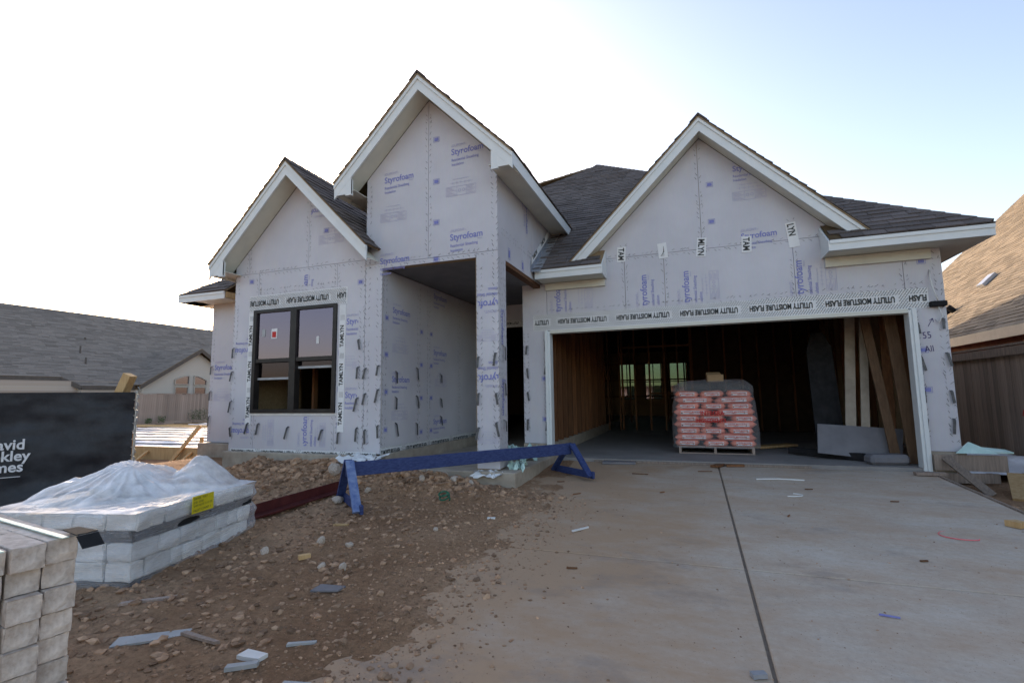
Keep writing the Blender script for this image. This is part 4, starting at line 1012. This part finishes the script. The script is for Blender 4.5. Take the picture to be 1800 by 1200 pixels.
# ------------------------------------------------------------------ brick cube in the left corner
BW, BH, BL = .077, .068, .245
brick_me = []
for k in range(5):
    m2 = MB().box(-BL, 0, 0, BW - .004, 0, BH - .002); me = m2.mesh('brick'); bm = bmesh.new(); bm.from_mesh(me)
    bmesh.ops.bevel(bm, geom=list(bm.edges), offset=.002, segments=1, affect='EDGES'); bmesh.ops.subdivide_edges(bm, edges=[e for e in bm.edges if e.calc_length() > .05], cuts=2)
    for v in bm.verts: v.co += Vector((random.uniform(-1, 1) * .003, random.uniform(-1, 1) * .0015, random.uniform(-1, 1) * .0012))
    bm.to_mesh(me); bm.free(); me.materials.append(MATS['brick_pale']); brick_me.append(me)
by0, bz1 = -7.10 - BW, .625
ORD = ['first', 'second', 'third', 'fourth', 'fifth', 'sixth', 'seventh', 'eighth', 'ninth', 'tenth', 'eleventh', 'twelfth', 'thirteenth', 'fourteenth', 'fifteenth']
coloff = [[random.uniform(-.018, .018) for r_ in range(16)] for c in range(6)]
for c in range(5):
    for r_ in range(15):
        for d_ in range(4):
            q_ = Matrix.Rotation(R(-9), 3, 'Z') @ Vector((coloff[c][r_] - d_ * (BL + .004), -BW - c * (BW + .002) + random.uniform(-.002, .002), 0))
            link('brick', random.choice(brick_me), None, None, loc=(-1.75 + q_.x, -7.10 + q_.y, bz1 - BH * (r_ + 1)), rot=(0, 0, R(-9) + random.uniform(-.03, .03)),
                 label='pale pinkish brick in the %s row from the top of the strapped cube' % ORD[r_], cat='brick', group='bricks in the strapped cube')
for y in (-7.155, -7.30):
    st = empty('strap', (-1.7, y, bz1), R(-9), label='pale green plastic strap over the brick cube', cat='strap', group='straps on the brick cube')
    MB().box(-1.0, -.03, -.008, .008, .003, .006).build('band', 'strap', st)
cp = empty('corner_protector', (-1.72, -7.14, bz1 + .004), R(-8), label='black plastic corner protector lying on the brick cube', cat='protector')
m2 = MB(); m2.prism([(-.10, .015, .004), (.05, -.01, .012), (.055, .04, .014), (-.09, .05, .006)], (0, 0, .003)); m2.prism([(.05, -.01, .010), (.055, .04, .012), (.085, .045, -.02), (.08, -.005, -.022)], (.003, 0, .001)); m2.build('plate', 'black_plastic', cp)

# ------------------------------------------------------------------ blue barricade, steel lintels
bb = empty('barricade', (-2.60, -2.36, 0), label='long blue painted wooden barricade on triangular feet before the porch', cat='barricade')
pL, pR = Vector((-.97, -1.17, 0)), Vector((.95, 1.15, 0)); dd = (pR - pL).normalized(); nn_ = Vector((dd.y, -dd.x, 0))
MB().bar(pL - dd * .03 + Vector((0, 0, .245)), pR + Vector((0, 0, .275)), .04, .15).build('rail', 'blue_paint', bb, bevel=.003)
for p, zf, wn2, mt in ((pL, -.16, .42, 'blue_worn'), (pR, -.09, .42, 'blue_paint')):
    gz = zf
    for s_ in (-1, 1): MB().bar(p + Vector((0, 0, .34)) + nn_ * s_ * .03, p + nn_ * s_ * wn2 + Vector((0, 0, gz + .03)), .035, .09, dd).build('leg', mt if s_ > 0 else 'blue_paint', bb, bevel=.003)
    MB().bar(p - nn_ * (wn2 + .02) + Vector((0, 0, gz + .05)) + dd * .04, p + nn_ * (wn2 + .02) + Vector((0, 0, gz + .05)) + dd * .04, .035, .09).build('foot_bar', 'blue_paint', bb, bevel=.003)
for k, (p, q, lab) in enumerate((((-4.28, -4.25, -.17), (-3.94, -2.15, -.04), 'long maroon steel lintel lying on dirt below the barricade'), ((-4.35, -4.35, -.20), (-4.2, -3.55, -.14), 'short maroon steel lintel beside the wrapped pallet'))):
    li = empty('steel_lintel', p, label=lab, cat='lintel'); q = Vector(q) - Vector(p)
    m2 = MB(); m2.bar((0, 0, 0), q, .14 if k == 0 else .18, .012); m2.bar(Vector((-.065, 0, .05)), q + Vector((-.065, 0, .05)), .012, .10); m2.build('angle', 'red_steel', li)

# ------------------------------------------------------------------ bags on a pallet in the garage
bp = empty('wooden_pallet', (-.28, 1.0, 0), label='wooden pallet under the red mortar bags in the garage', cat='pallet')
for x in (0, .56, 1.14): MB().box(x, x + .04, 0, 1.0, 0.015, .105).build('stringer', 'wood_pale', bp)
for k in range(7): MB().box(0, 1.18, k * .145, k * .145 + .1, .106, .122).build('deck_board', 'wood_pale', bp)
MB().box(0, 1.18, 0, .1, 0, .0145).build('base_board', 'wood_pale', bp)
def bag_mesh(w, d, h):
    m2 = MB(); nx_, ny_ = 10, 8
    for s_ in (1, -1):
        for j in range(ny_ + 1):
            for i in range(nx_ + 1):
                a_, b_ = -1 + 2 * i / nx_, -1 + 2 * j / ny_; pf = max(0, (1 - a_ ** 6)) ** .5 * max(0, (1 - b_ ** 6)) ** .5
                m2.v.append((a_ * w / 2, b_ * d / 2, s_ * h / 2 * pf * (1 + .06 * math.sin(a_ * 9 + b_ * 5))))
    o_ = (nx_ + 1) * (ny_ + 1)
    for s_ in range(2):
        for j in range(ny_):
            for i in range(nx_): k = s_ * o_ + j * (nx_ + 1) + i; m2.f.append((k, k + 1, k + nx_ + 2, k + nx_ + 1))
    me = m2.mesh('bag', False); bm = bmesh.new(); bm.from_mesh(me); bmesh.ops.remove_doubles(bm, verts=bm.verts, dist=.0005); bmesh.ops.recalc_face_normals(bm, faces=bm.faces); bm.to_mesh(me); bm.free()
    for p in me.polygons: p.use_smooth = True
    me.materials.append(MATS['bag_red']); return me
bag_end, bag_long = bag_mesh(.40, .60, .12), bag_mesh(.62, .42, .125)
label_f = Flat((0, 0, 0), (1, 0, 0), (0, 0, 1), (0, -1, 0), 0)
def bag_label(par, w, yf, word):
    me = MB().box(-w / 2, w / 2, yf - .006, yf - .001, -.028, .030).build('bag_label', 'bag_label', par, bevel=.002)
    f0 = Flat((0, yf - .006, 0), (1, 0, 0), (0, 0, 1), (0, -1, 0), .0015); f0.text('WHITE MASONRY', -w * .36, .004, .026, 0, .02, .8 * w / .22); f0.text('CEMENT', -w * .14, -.020, .020, 0, .02)
    f0.build('lettering', 'ink_red', par, fix=False)
    f1 = Flat((0, yf - .006, 0), (1, 0, 0), (0, 0, 1), (0, -1, 0), .0015); f1.text('S', w * .34, -.018, .045, 0, .03); f1.rect(-w * .48, -w * .42, -.02, .0); f1.build('emblem', 'ink_black', par, fix=False)
LAB = 'red mortar bag with white label in the wrapped stack in the garage'
z = .122
for lay in range(9):
    LAB = 'red mortar bag laid %s in the %s layer from the pallet' % ('end on' if lay % 2 == 0 else 'lengthwise', ORD[lay])
    sh = -.02 * (lay > 5) - .012 * lay if lay > 4 else 0; shrink = 1 - .022 * max(0, lay - 4)
    if lay % 2 == 0:
        for k in range(3):
            for j in range(2):
                x = -.28 + .59 + (k - 1) * .435 * shrink + random.uniform(-.03, .03); b_ = empty('mortar_bag', (x, 1.29 + j * .55, z + .052), R(random.uniform(-3, 3)), label=LAB, cat='bag', group='mortar bags on the garage pallet')
                link('sack', bag_end, None, b_, rot=(0, R(random.uniform(-4, 4)), 0))
                if j == 0: bag_label(b_, .24, -.285, 0)
    else:
        for k in range(2):
            for j in range(3):
                x = -.28 + .59 + (k - .5) * .66 * shrink + random.uniform(-.03, .03); b_ = empty('mortar_bag', (x, 1.20 + j * .38, z + .052), R(random.uniform(-3, 3)), label=LAB, cat='bag', group='mortar bags on the garage pallet')
                link('sack', bag_long, None, b_, rot=(0, R(random.uniform(-4, 4)), 0))
                if j == 0: bag_label(b_, .38, -.198, 0)
    z += .103
fb = empty('plastic_wrap', (.31, 1.5, .1), label='clear film hood over the stack of mortar bags', cat='wrap')
m2 = MB(); NZ, n_ = 22, 72
for j in range(NZ + 1):
    t_ = j / NZ
    for k in range(n_):
        a_ = 2 * math.pi * k / n_; c, s_ = math.cos(a_), math.sin(a_); pw = .32 + .5 * max(0, t_ - .6)
        if t_ < .75: z_ = t_ / .75 * .98; f_ = 1.0 - .10 * (t_ / .75) ** 2
        else: q_ = (t_ - .75) / .25; z_ = .98 + .16 * math.sin(q_ * 1.57); f_ = .9 * (1 - q_ ** 2.2) 
        x = math.copysign(abs(c) ** pw, c) * .70 * f_; y = math.copysign(abs(s_) ** pw, s_) * .60 * f_
        w_ = 1 + .02 * fbm(c * 3 + 7, s_ * 3 + z_ * 5, 1.3) + (.05 * fbm(c * 4, s_ * 4 + z_, 2.2) if t_ > .7 else 0)
        m2.v.append((x * w_, y * w_, z_ + (.05 * abs(fbm(x * 5, y * 5, 1.5)) if t_ > .75 else 0)))
for j in range(NZ):
    for k in range(n_): m2.f.append((j * n_ + k, j * n_ + (k + 1) % n_, (j + 1) * n_ + (k + 1) % n_, (j + 1) * n_ + k))
m2.build('film', 'film_bag', fb, fix=False, smooth=True)
f0 = Flat((-.20, -.628, .52), (1, 0, 0), (0, 0, 1), (0, -1, 0), .004); f0.text('INTEGRA', -.02, .03, .10, 0, .03, .9); f0.text('INGREDIENTS', -.10, -.09, .085, 0, .03, .9)
f0.build('lettering', 'ink_red', fb, fix=False)
cb = empty('cardboard_box', (.36, 1.25, 1.21), R(6), label='small open cardboard box on top of the mortar bags', cat='box')
m2 = MB(); m2.box(-.13, .13, -.09, .09, 0, .006); m2.box(-.13, .13, -.09, -.084, .006, .12); m2.box(-.13, .13, .084, .09, .006, .12); m2.box(-.13, -.124, -.084, .084, .006, .12); m2.box(.124, .13, -.084, .084, .006, .12); m2.build('carton', 'cardboard', cb)
MB().prism([(-.13, .09, .12), (.13, .09, .12), (.11, .17, .17), (-.11, .17, .17)], (0, .004, .002)).build('flap', 'cardboard', cb)

# ------------------------------------------------------------------ things leaning and lying in the garage
def thing_bar(name, p, q, w, h, mat, label, cat, up=(0, 0, 1), group=None, bevel=.002):
    p, q = Vector(p), Vector(q); o = MB().bar((0, 0, 0), q - p, w, h, up).build(name, mat, None, bevel=bevel, label=label, cat=cat, group=group); o.location = p; return o
thing_bar('trim_board', (2.20, .85, 0), (2.48, 1.35, 2.5), .14, .03, 'stem', 'wide white trim board leaning in the garage', 'board', (0, 1, 0))
thing_bar('trim_board', (2.38, .80, 0), (2.66, 1.30, 2.6), .11, .03, 'stem', 'white trim board with yellow sticker leaning in the garage', 'board', (0, 1, 0))
thing_bar('plank', (2.68, .55, 0), (2.50, .95, 2.6), .12, .04, 'wood_dim', 'brown plank leaning beside the white trim boards', 'plank', (0, 1, 0))
thing_bar('plank', (2.86, .42, 0), (2.74, .60, 2.5), .15, .04, 'wood_dim', 'wide knotty plank leaning just inside the garage jamb', 'plank', (0, 1, 0))
thing_bar('plank', (2.72, .8, 0), (2.88, 1.2, 2.5), .12, .04, 'wood_frame', 'dark plank crossed behind the leaning boards in the garage', 'plank', (0, 1, 0))
MB().prism([(0, 0, 0), (.42, .1, 0), (.40, .45, 1.75), (.30, .5, 2.0), (.12, .45, 2.0), (.02, .4, 1.7)], (0, .04, 0)).build('black_sheet', 'black_plastic', None, label='tall black sheet leaning on the garage wall', cat='sheet', loc=(1.80, 1.0, 0))
o = MB().prism([(0, 0, 0), (1.05, 0, -.0), (1.12, .1, .50), (.02, .12, .46)], (0, .02, 0)).build('foam_board', 'grey_board', None, label='grey foam board propped on the garage floor', cat='board', loc=(1.72, .62, .10), rot=(R(-12), R(6), 0))
thing_bar('wrapped_roll', (1.45, 1.3, .06), (2.3, .55, .06), .10, .10, 'black_plastic', 'plastic wrapped dark bundle on the garage floor', 'bundle')
MB().box(-.25, .25, -.12, .12, 0, .14).build('paper_sack', 'grey_board', None, label='crumpled grey sack by the garage jamb', cat='sack', loc=(2.48, .28, 0), rot=(0, 0, .2), bevel=.04)
thing_bar('plank', (1.0, 2.0, .03), (1.7, 2.6, .03), .25, .04, 'wood_new', 'loose plank lying deep in the garage', 'plank')

# ------------------------------------------------------------------ loose things and debris
def scrap(name, x, y, l, w, h, mat, rz, label, cat, group=None, tilt=0, dz=0):
    z = (drive_z(y) if x > -2.0 and x < 2.83 and y < 0 else ground_z(x, y)) if y < 0 else 0
    m2 = MB(); n = 5; pts = [(-l / 2, -w / 2), (-l / 6, -w / 2 * random.uniform(.7, 1)), (l / 2 * random.uniform(.85, 1), -w / 2 * random.uniform(.5, 1)), (l / 2, w / 2 * random.uniform(.6, 1)), (-l / 2 * random.uniform(.9, 1), w / 2)]
    m2.prism([(a_, b_, 0) for a_, b_ in pts], (0, 0, h)); return m2.build(name, mat, None, label=label, cat=cat, group=group, loc=(x, y, z + .004 + dz), rot=(tilt, tilt * .6, rz))
scrap('rubber_mat', -1.14, -.14, .50, .22, .03, 'grey_board', .1, 'dark curved sheet lying before the garage floor edge', 'sheet')
scrap('wood_scrap', .30, -.10, .32, .12, .03, 'wood_frame', 1.1, 'dark brown wood scrap at the top of the driveway joint', 'scrap')
scrap('wood_scrap', .52, -.08, .26, .10, .03, 'wood_frame', .2, 'second brown wood scrap lying beside the driveway joint', 'scrap')
thing_bar('edge_batten', (-1.55, -.03, -.035), (1.5, -.03, -.035), .035, .03, 'wood_grey', 'long dark batten lying along the garage floor edge', 'batten')
scrap('metal_strip', -1.03, -3.5, .22, .025, .012, 'scrap_white', 1.0, 'white metal strip lying on the dusty concrete', 'strip')
scrap('paper_scrap', -1.95, -3.4, .08, .06, .02, 'scrap_white', .3, 'crumpled white paper on the dirt beside the driveway', 'scrap')
scrap('siding_offcut', -2.85, -6.05, .42, .10, .012, 'scrap_grey', .75, 'grey fibre cement offcut on dirt near the brick cube', 'offcut', tilt=.06)
scrap('siding_offcut', -2.37, -5.25, .20, .12, .01, 'grey_board', .2, 'dark grey slate like chip on the dirt', 'offcut')
scrap('siding_offcut', -2.04, -5.85, .15, .03, .012, 'scrap_grey', .5, 'short grey strip at the edge of the concrete', 'offcut')
scrap('siding_offcut', -2.2, -6.02, .14, .07, .02, 'scrap_white', .0, 'pale grey flat chip on dusty concrete', 'offcut')
scrap('siding_offcut', -2.16, -6.12, .15, .04, .02, 'scrap_grey', .6, 'grey tube like offcut on dusty concrete', 'offcut')
scrap('siding_offcut', -1.80, -6.15, .14, .06, .03, 'scrap_grey', .3, 'textured grey offcut at the bottom of the driveway', 'offcut')
scrap('wood_scrap', -2.9, -4.9, .09, .05, .03, 'wood_new', 1.0, 'yellowish wood chip on the dirt by the wrapped pallet', 'scrap')
scrap('wood_scrap', -3.2, -4.1, .14, .05, .02, 'wood_new', .2, 'tan wood block on the dirt past the pallet', 'scrap')
scrap('wood_scrap', -2.6, -6.0, .30, .03, .015, 'wood_pale', -.1, 'thin wooden lath on the dirt near the grey offcut', 'scrap')
scrap('wood_scrap', -3.35, -5.75, .35, .04, .015, 'wood_pale', .7, 'weathered lath at the foot of the wrapped pallet', 'scrap')
scrap('plastic_tie', .98, -4.6, .10, .012, .008, 'ink_blue', -.2, 'blue plastic tie on the concrete', 'tie')
scrap('foil_scrap', .22, -5.42, .07, .04, .02, 'metal_flash', .4, 'crumpled foil in the driveway joint', 'scrap')
scrap('sponge', 2.55, -2.5, .10, .12, .05, 'wood_new', .6, 'tan wood block at the right edge of the driveway', 'block')
for k, (x, y, l, rz) in enumerate(((-.75, -.9, .22, -.1), (-1.35, -2.2, .12, .9), (.1, -.55, .2, .3), (-1.7, -1.6, .1, .4), (1.2, -1.4, .09, .2), (1.9, -1.8, .08, .1), (.8, -2.6, .07, 1.2), (-.9, -4.4, .08, .2), (-.4, -1.9, .07, .8), (1.5, -3.6, .06, .4))):
    scrap('twig', x, y, l, .012, .01, 'wood_frame', rz, 'small brown splinter lying on the driveway concrete', 'splinter', 'splinters on the driveway')
m2 = MB(); m2.tube([(.04 * math.cos(t_ * .5) * (3 if t_ < 9 else 2), .03 * t_ * .5 - .1 * math.sin(t_ * .45), .006) for t_ in range(14)], .004, 5)
m2.build('pink_string', 'pink', None, label='tangled pink string on the right half of the driveway', cat='string', loc=(1.98, -2.95, drive_z(-2.95)))
m2 = MB(); m2.tube([(.16 * math.cos(t_ * .33 - 1.6), .10 * math.sin(t_ * .33 - 1.6), .008) for t_ in range(9)], .007, 5)
m2.build('white_cord', 'scrap_white', None, label='white cord curled in a hook on the concrete', cat='cord', loc=(.92, -1.72, drive_z(-1.72)))
m2 = MB(); m2.tube([(-.25, .0, .01), (0, .05, .015), (.3, .06, .01)], .009, 5); m2.build('white_cord', 'scrap_white', None, label='straight white cord below the garage floor edge', cat='cord', loc=(.95, -.95, drive_z(-.95)))
m2 = MB(); m2.tube([(.055 * math.cos(t_ * .5), .055 * math.sin(t_ * .5), .02 + .004 * t_) for t_ in range(26)], .010, 6); m2.build('cord_spool', 'green_glass', None, label='dark green coil lying on the dirt before the porch', cat='coil', loc=(-2.62, -3.1, ground_z(-2.62, -3.1) + .02), rot=(.5, .1, 0))
# right corner: form lumber, foam, sheet, bucket
thing_bar('form_board', (2.88, -.10, .09), (3.62, -.10, .09), .04, .2, 'wood_grey', 'weathered form board under the right garage pier', 'board')
thing_bar('form_board', (2.90, -.16, -.10), (3.55, -.05, -.10), .04, .12, 'wood_grey', 'lower buried form board by the right garage pier', 'board')
thing_bar('stake', (3.22, -.62, -.22), (2.98, -.16, .16), .09, .03, 'wood_grey', 'grey stake bracing the form board at the right pier', 'stake', (0, 1, 0))
thing_bar('wood_block', (2.60, -.28, -.035), (2.93, -.26, -.035), .09, .04, 'wood_pale', 'short wood block at the driveway corner by the jamb', 'block')
thing_bar('plank', (3.42, -.85, -.22), (3.62, -.35, .0), .24, .035, 'wood_new', 'wet brown plank tilted in the soil right of the driveway', 'plank')
MB().prism([(0, 0, 0), (.42, 0, 0), (.2, .15, .13)], (0, .03, 0)).build('foam_scrap', 'green_film', None, label='pale green foam wedge on the right form board', cat='foam', loc=(3.10, -.16, .215))
MB().prism([(0, 0, 0), (.30, 0, 0), (.28, .15, .02), (.0, .15, .05)], (0, .0, .02)).build('foam_scrap', 'green_film', None, label='flat green foam strip behind the foam wedge', cat='foam', loc=(3.42, -.05, .21))
m2 = MB(); N = 30
for j in range(N + 1):
    for i in range(N + 1):
        x, y = 1.55 * i / N, 2.6 * j / N; m2.v.append((x, y, .05 + .06 * fbm(x * 2, y * 2, 1.1) + .05 * math.sin(x * 4 + y * 2) + .10 * (y / 2.6)))
for j in range(N):
    for i in range(N): k = j * (N + 1) + i; m2.f.append((k, k + 1, k + N + 2, k + N + 1))
m2.build('plastic_sheet', 'white_plastic', None, label='crumpled white plastic sheet between garage and dark fence', cat='sheet', loc=(3.35, .25, -.16), fix=False, smooth=True)
bk = empty('bucket', (4.02, -.35, -.25), label='white bucket with green label at the right edge', cat='bucket')
MB().tube([(0, 0, 0), (0, 0, .36)], .14, 20).build('pail', 'bucket', bk); MB().tube([(0, 0, .12), (0, 0, .26)], .1425, 20).build('bucket_label', 'green_label', bk); MB().tube([(0, 0, .34), (0, 0, .372)], .15, 20).build('rim', 'bucket', bk)
# torn flashing paper at the slab corners
def torn(x, y, z, w, d, lab, seed, mat='white_paper', h=.08, rz=0):
    m2 = MB(); N = 14
    for j in range(N + 1):
        for i in range(N + 1):
            a_, b_ = i / N - .5, j / N - .5; ed = 1 + .3 * fbm(a_ * 4 + seed, b_ * 4, 1.2)
            m2.v.append((a_ * w * ed, b_ * d * ed, h * (.5 + fbm(a_ * 3 + seed, b_ * 3, 1.5)) - max(0, -b_ - .2) * h * 2.2))
    for j in range(N):
        for i in range(N): k = j * (N + 1) + i; m2.f.append((k, k + 1, k + N + 2, k + N + 1))
    o = m2.build('torn_flashing', mat, None, fix=False, smooth=True, label=lab, cat='paper', loc=(x, y, z), rot=(0, 0, rz))
    f1 = MB()
    for k in range(60):
        i, j = random.randrange(N), random.randrange(N); v = Vector(m2.v[j * (N + 1) + i]); w2 = Vector(m2.v[(j + 1) * (N + 1) + i + 1]); s_ = Vector((.006, -.004, 0))
        f1.poly([v.lerp(w2, .2) + Vector((0, 0, .006)), v.lerp(w2, .7) + Vector((0, 0, .006)), v.lerp(w2, .7) + s_ + Vector((0, 0, .006)), v.lerp(w2, .2) + s_ + Vector((0, 0, .006))])
    f1.build('dash_pattern', 'ink_black', o, fix=False, kind='stuff')
torn(-4.40, -2.22, .16, .62, .36, 'torn white flashing paper folded over the slab corner by the porch', 1)
torn(-2.50, -2.13, .02, .40, .20, 'torn white flashing paper at the foot of the porch column', 4, h=.05)
torn(-2.24, -1.80, .07, .22, .2, 'crumpled green paper beside the porch column', 7, 'green_film', .09)
torn(-2.45, -.9, .12, .45, .30, 'pale green sheet leaning at the garage pier by the porch', 9, 'green_film', .16, .4)
torn(-7.35, -1.2, .12, .75, .5, 'bunched green and white flashing paper at the left wall foot', 12, 'green_film', .16)
# rocks one can pick out and the uncountable clods
def rock_mesh(s, seed):
    bm = bmesh.new(); bmesh.ops.create_icosphere(bm, subdivisions=2, radius=1)
    for v in bm.verts: v.co *= 1 + .35 * noise.noise(v.co * 1.3 + Vector((seed, 0, 0))); v.co.z *= .7
    me = bpy.data.meshes.new('rock'); bm.to_mesh(me); bm.free(); me.materials.append(MATS['rock']); return me
rm = [rock_mesh(1, k * 3.1) for k in range(5)]
for k, (x, y, s_) in enumerate(((-3.85, -3.35, .09), (-3.7, -3.0, .06), (-4.4, -2.75, .13), (-3.55, -2.55, .11), (-3.3, -2.45, .10), (-3.0, -2.4, .08), (-2.8, -2.5, .09), (-2.6, -2.45, .06), (-3.15, -2.7, .07), (-2.75, -4.55, .05), (-3.0, -4.6, .06), (-2.5, -4.95, .05), (-2.65, -5.0, .045), (-3.3, -4.9, .05), (-2.3, -3.9, .035))):
    link('rock', rm[k % 5], None, None, loc=(x, y, ground_z(x, y) + s_ * .3), rot=(k, k * 2.1, k * .7), scale=(s_ * .7,) * 3, label='grey brown rock or broken mortar lump lying on the dirt', cat='rock', group='rocks lying on the dirt')
base = []
bm = bmesh.new(); bmesh.ops.create_icosphere(bm, subdivisions=1, radius=1); bv = [v.co.copy() for v in bm.verts]; bfc = [tuple(v.index for v in f.verts) for f in bm.faces]; bm.free()
def scatter(name, n, region, smin, smax, mat, zf, power=3.0, label=None):
    m2 = MB()
    for _ in range(n):
        x, y = region(); s_ = smin + (smax - smin) * random.random() ** power; z = zf(x, y); i = len(m2.v); ph = random.random() * 50
        for v in bv:
            k = s_ * random.uniform(.55, 1.35); m2.v.append((x + v.x * k, y + v.y * k, z + v.z * k * .65 + s_ * .05))
        m2.f += [tuple(i + q for q in f) for f in bfc]
    return m2.build(name, mat, None, fix=False, kind='stuff', label=label, cat='dirt')
def reg_dirt():
    while True:
        x, y = random.uniform(-8, -1.3), random.uniform(-7.6, -2.15)
        if x < -2.1 - .4 * random.random() or random.random() < .3: return x, y
dz_ = lambda x, y: max(ground_z(x, y), drive_z(y) if x > DX0 else -9)
scatter('dirt_clods', 24000, reg_dirt, .003, .034, 'clod', dz_, 4.5, 'brown clods and crumbs covering the bare dirt')
def reg_pile():
    return (random.gauss(-5.2, .9), random.gauss(-2.6, .25)) if random.random() < .6 else (random.gauss(-3.1, .6), random.gauss(-2.55, .2))
scatter('mound_clods', 2600, reg_pile, .008, .065, 'clod', ground_z, 3, 'red brown clods heaped along the slab edge')
def reg_drive():
    t_ = random.random() ** 2.2; return DX0 + .1 + t_ * 4.8, -.3 - random.random() * 6.2
def reg_lip():
    return random.gauss(-1.8, .38), random.uniform(-7, -2.3)
scatter('edge_crumbs', 7000, reg_lip, .0025, .016, 'clod', dz_, 4, 'fine dirt crumbs spilling over the left driveway edge')
scatter('concrete_crumbs', 3000, reg_drive, .002, .009, 'clod', lambda x, y: drive_z(y), 5, 'dirt crumbs strewn over the driveway concrete')
def reg_right(): return random.uniform(2.9, 4.9), random.uniform(-6, .2)
scatter('soil_clods', 1500, reg_right, .01, .06, 'clod', ground_z, 3, 'dark soil clods along the right driveway edge')

# ------------------------------------------------------------------ across the street, behind the camera (seen only in the window panes)
for k, (x, w, lab) in enumerate(((-30, 13, 'brick house across the street facing the left lot'), (-12, 14, 'brick house across the street facing the porch'), (6, 13, 'brick house across the street facing the garage'))):
    h = empty('street_house', (x, -42, -.9), label=lab, cat='house')
    MB().box(0, w, -9, 0, 0, 3).build('wall', 'brick_far', h)
    rf = MB(); rf.prism([(-.5, .5, 2.9), (w + .5, .5, 2.9), (w / 2 + 2, -4.5, 6.6), (w / 2 - 2, -4.5, 6.6)], (0, 0, .1)); rf.prism([(-.5, -9.5, 2.9), (w + .5, -9.5, 2.9), (w / 2 + 2, -4.5, 6.6), (w / 2 - 2, -4.5, 6.6)], (0, 0, .1))
    rf.prism([(-.5, .5, 2.9), (-.5, -9.5, 2.9), (w / 2 - 2, -4.5, 6.6)], (0, 0, .1)); rf.prism([(w + .5, .5, 2.9), (w + .5, -9.5, 2.9), (w / 2 + 2, -4.5, 6.6)], (0, 0, .1))
    rf.build('roof', 'shingle_grey', h)
    MB().box(1.2, 5.8, .003, .05, 0, 2.2).build('garage_door', 'soffit', h)
    for wx in (8, 10.5): MB().box(wx, wx + 1.2, .003, .04, .9, 2.3).build('window', 'glass', h)

for k, (p, q, m_, lab) in enumerate((((-11.6, -.6, -.42), (-10.3, -.2, -.40), 'wood_new', 'loose form plank on the soil left of the house'), ((-12.8, -.9, -.44), (-11.2, -1.2, -.42), 'wood_pale', 'pale plank lying before the neighbouring form boards'), ((-10.9, -.2, -.45), (-10.1, .4, .05), 'wood_new', 'plank propped against the form board corner'))):
    thing_bar('plank', p, q, .16, .035, m_, lab, 'plank')
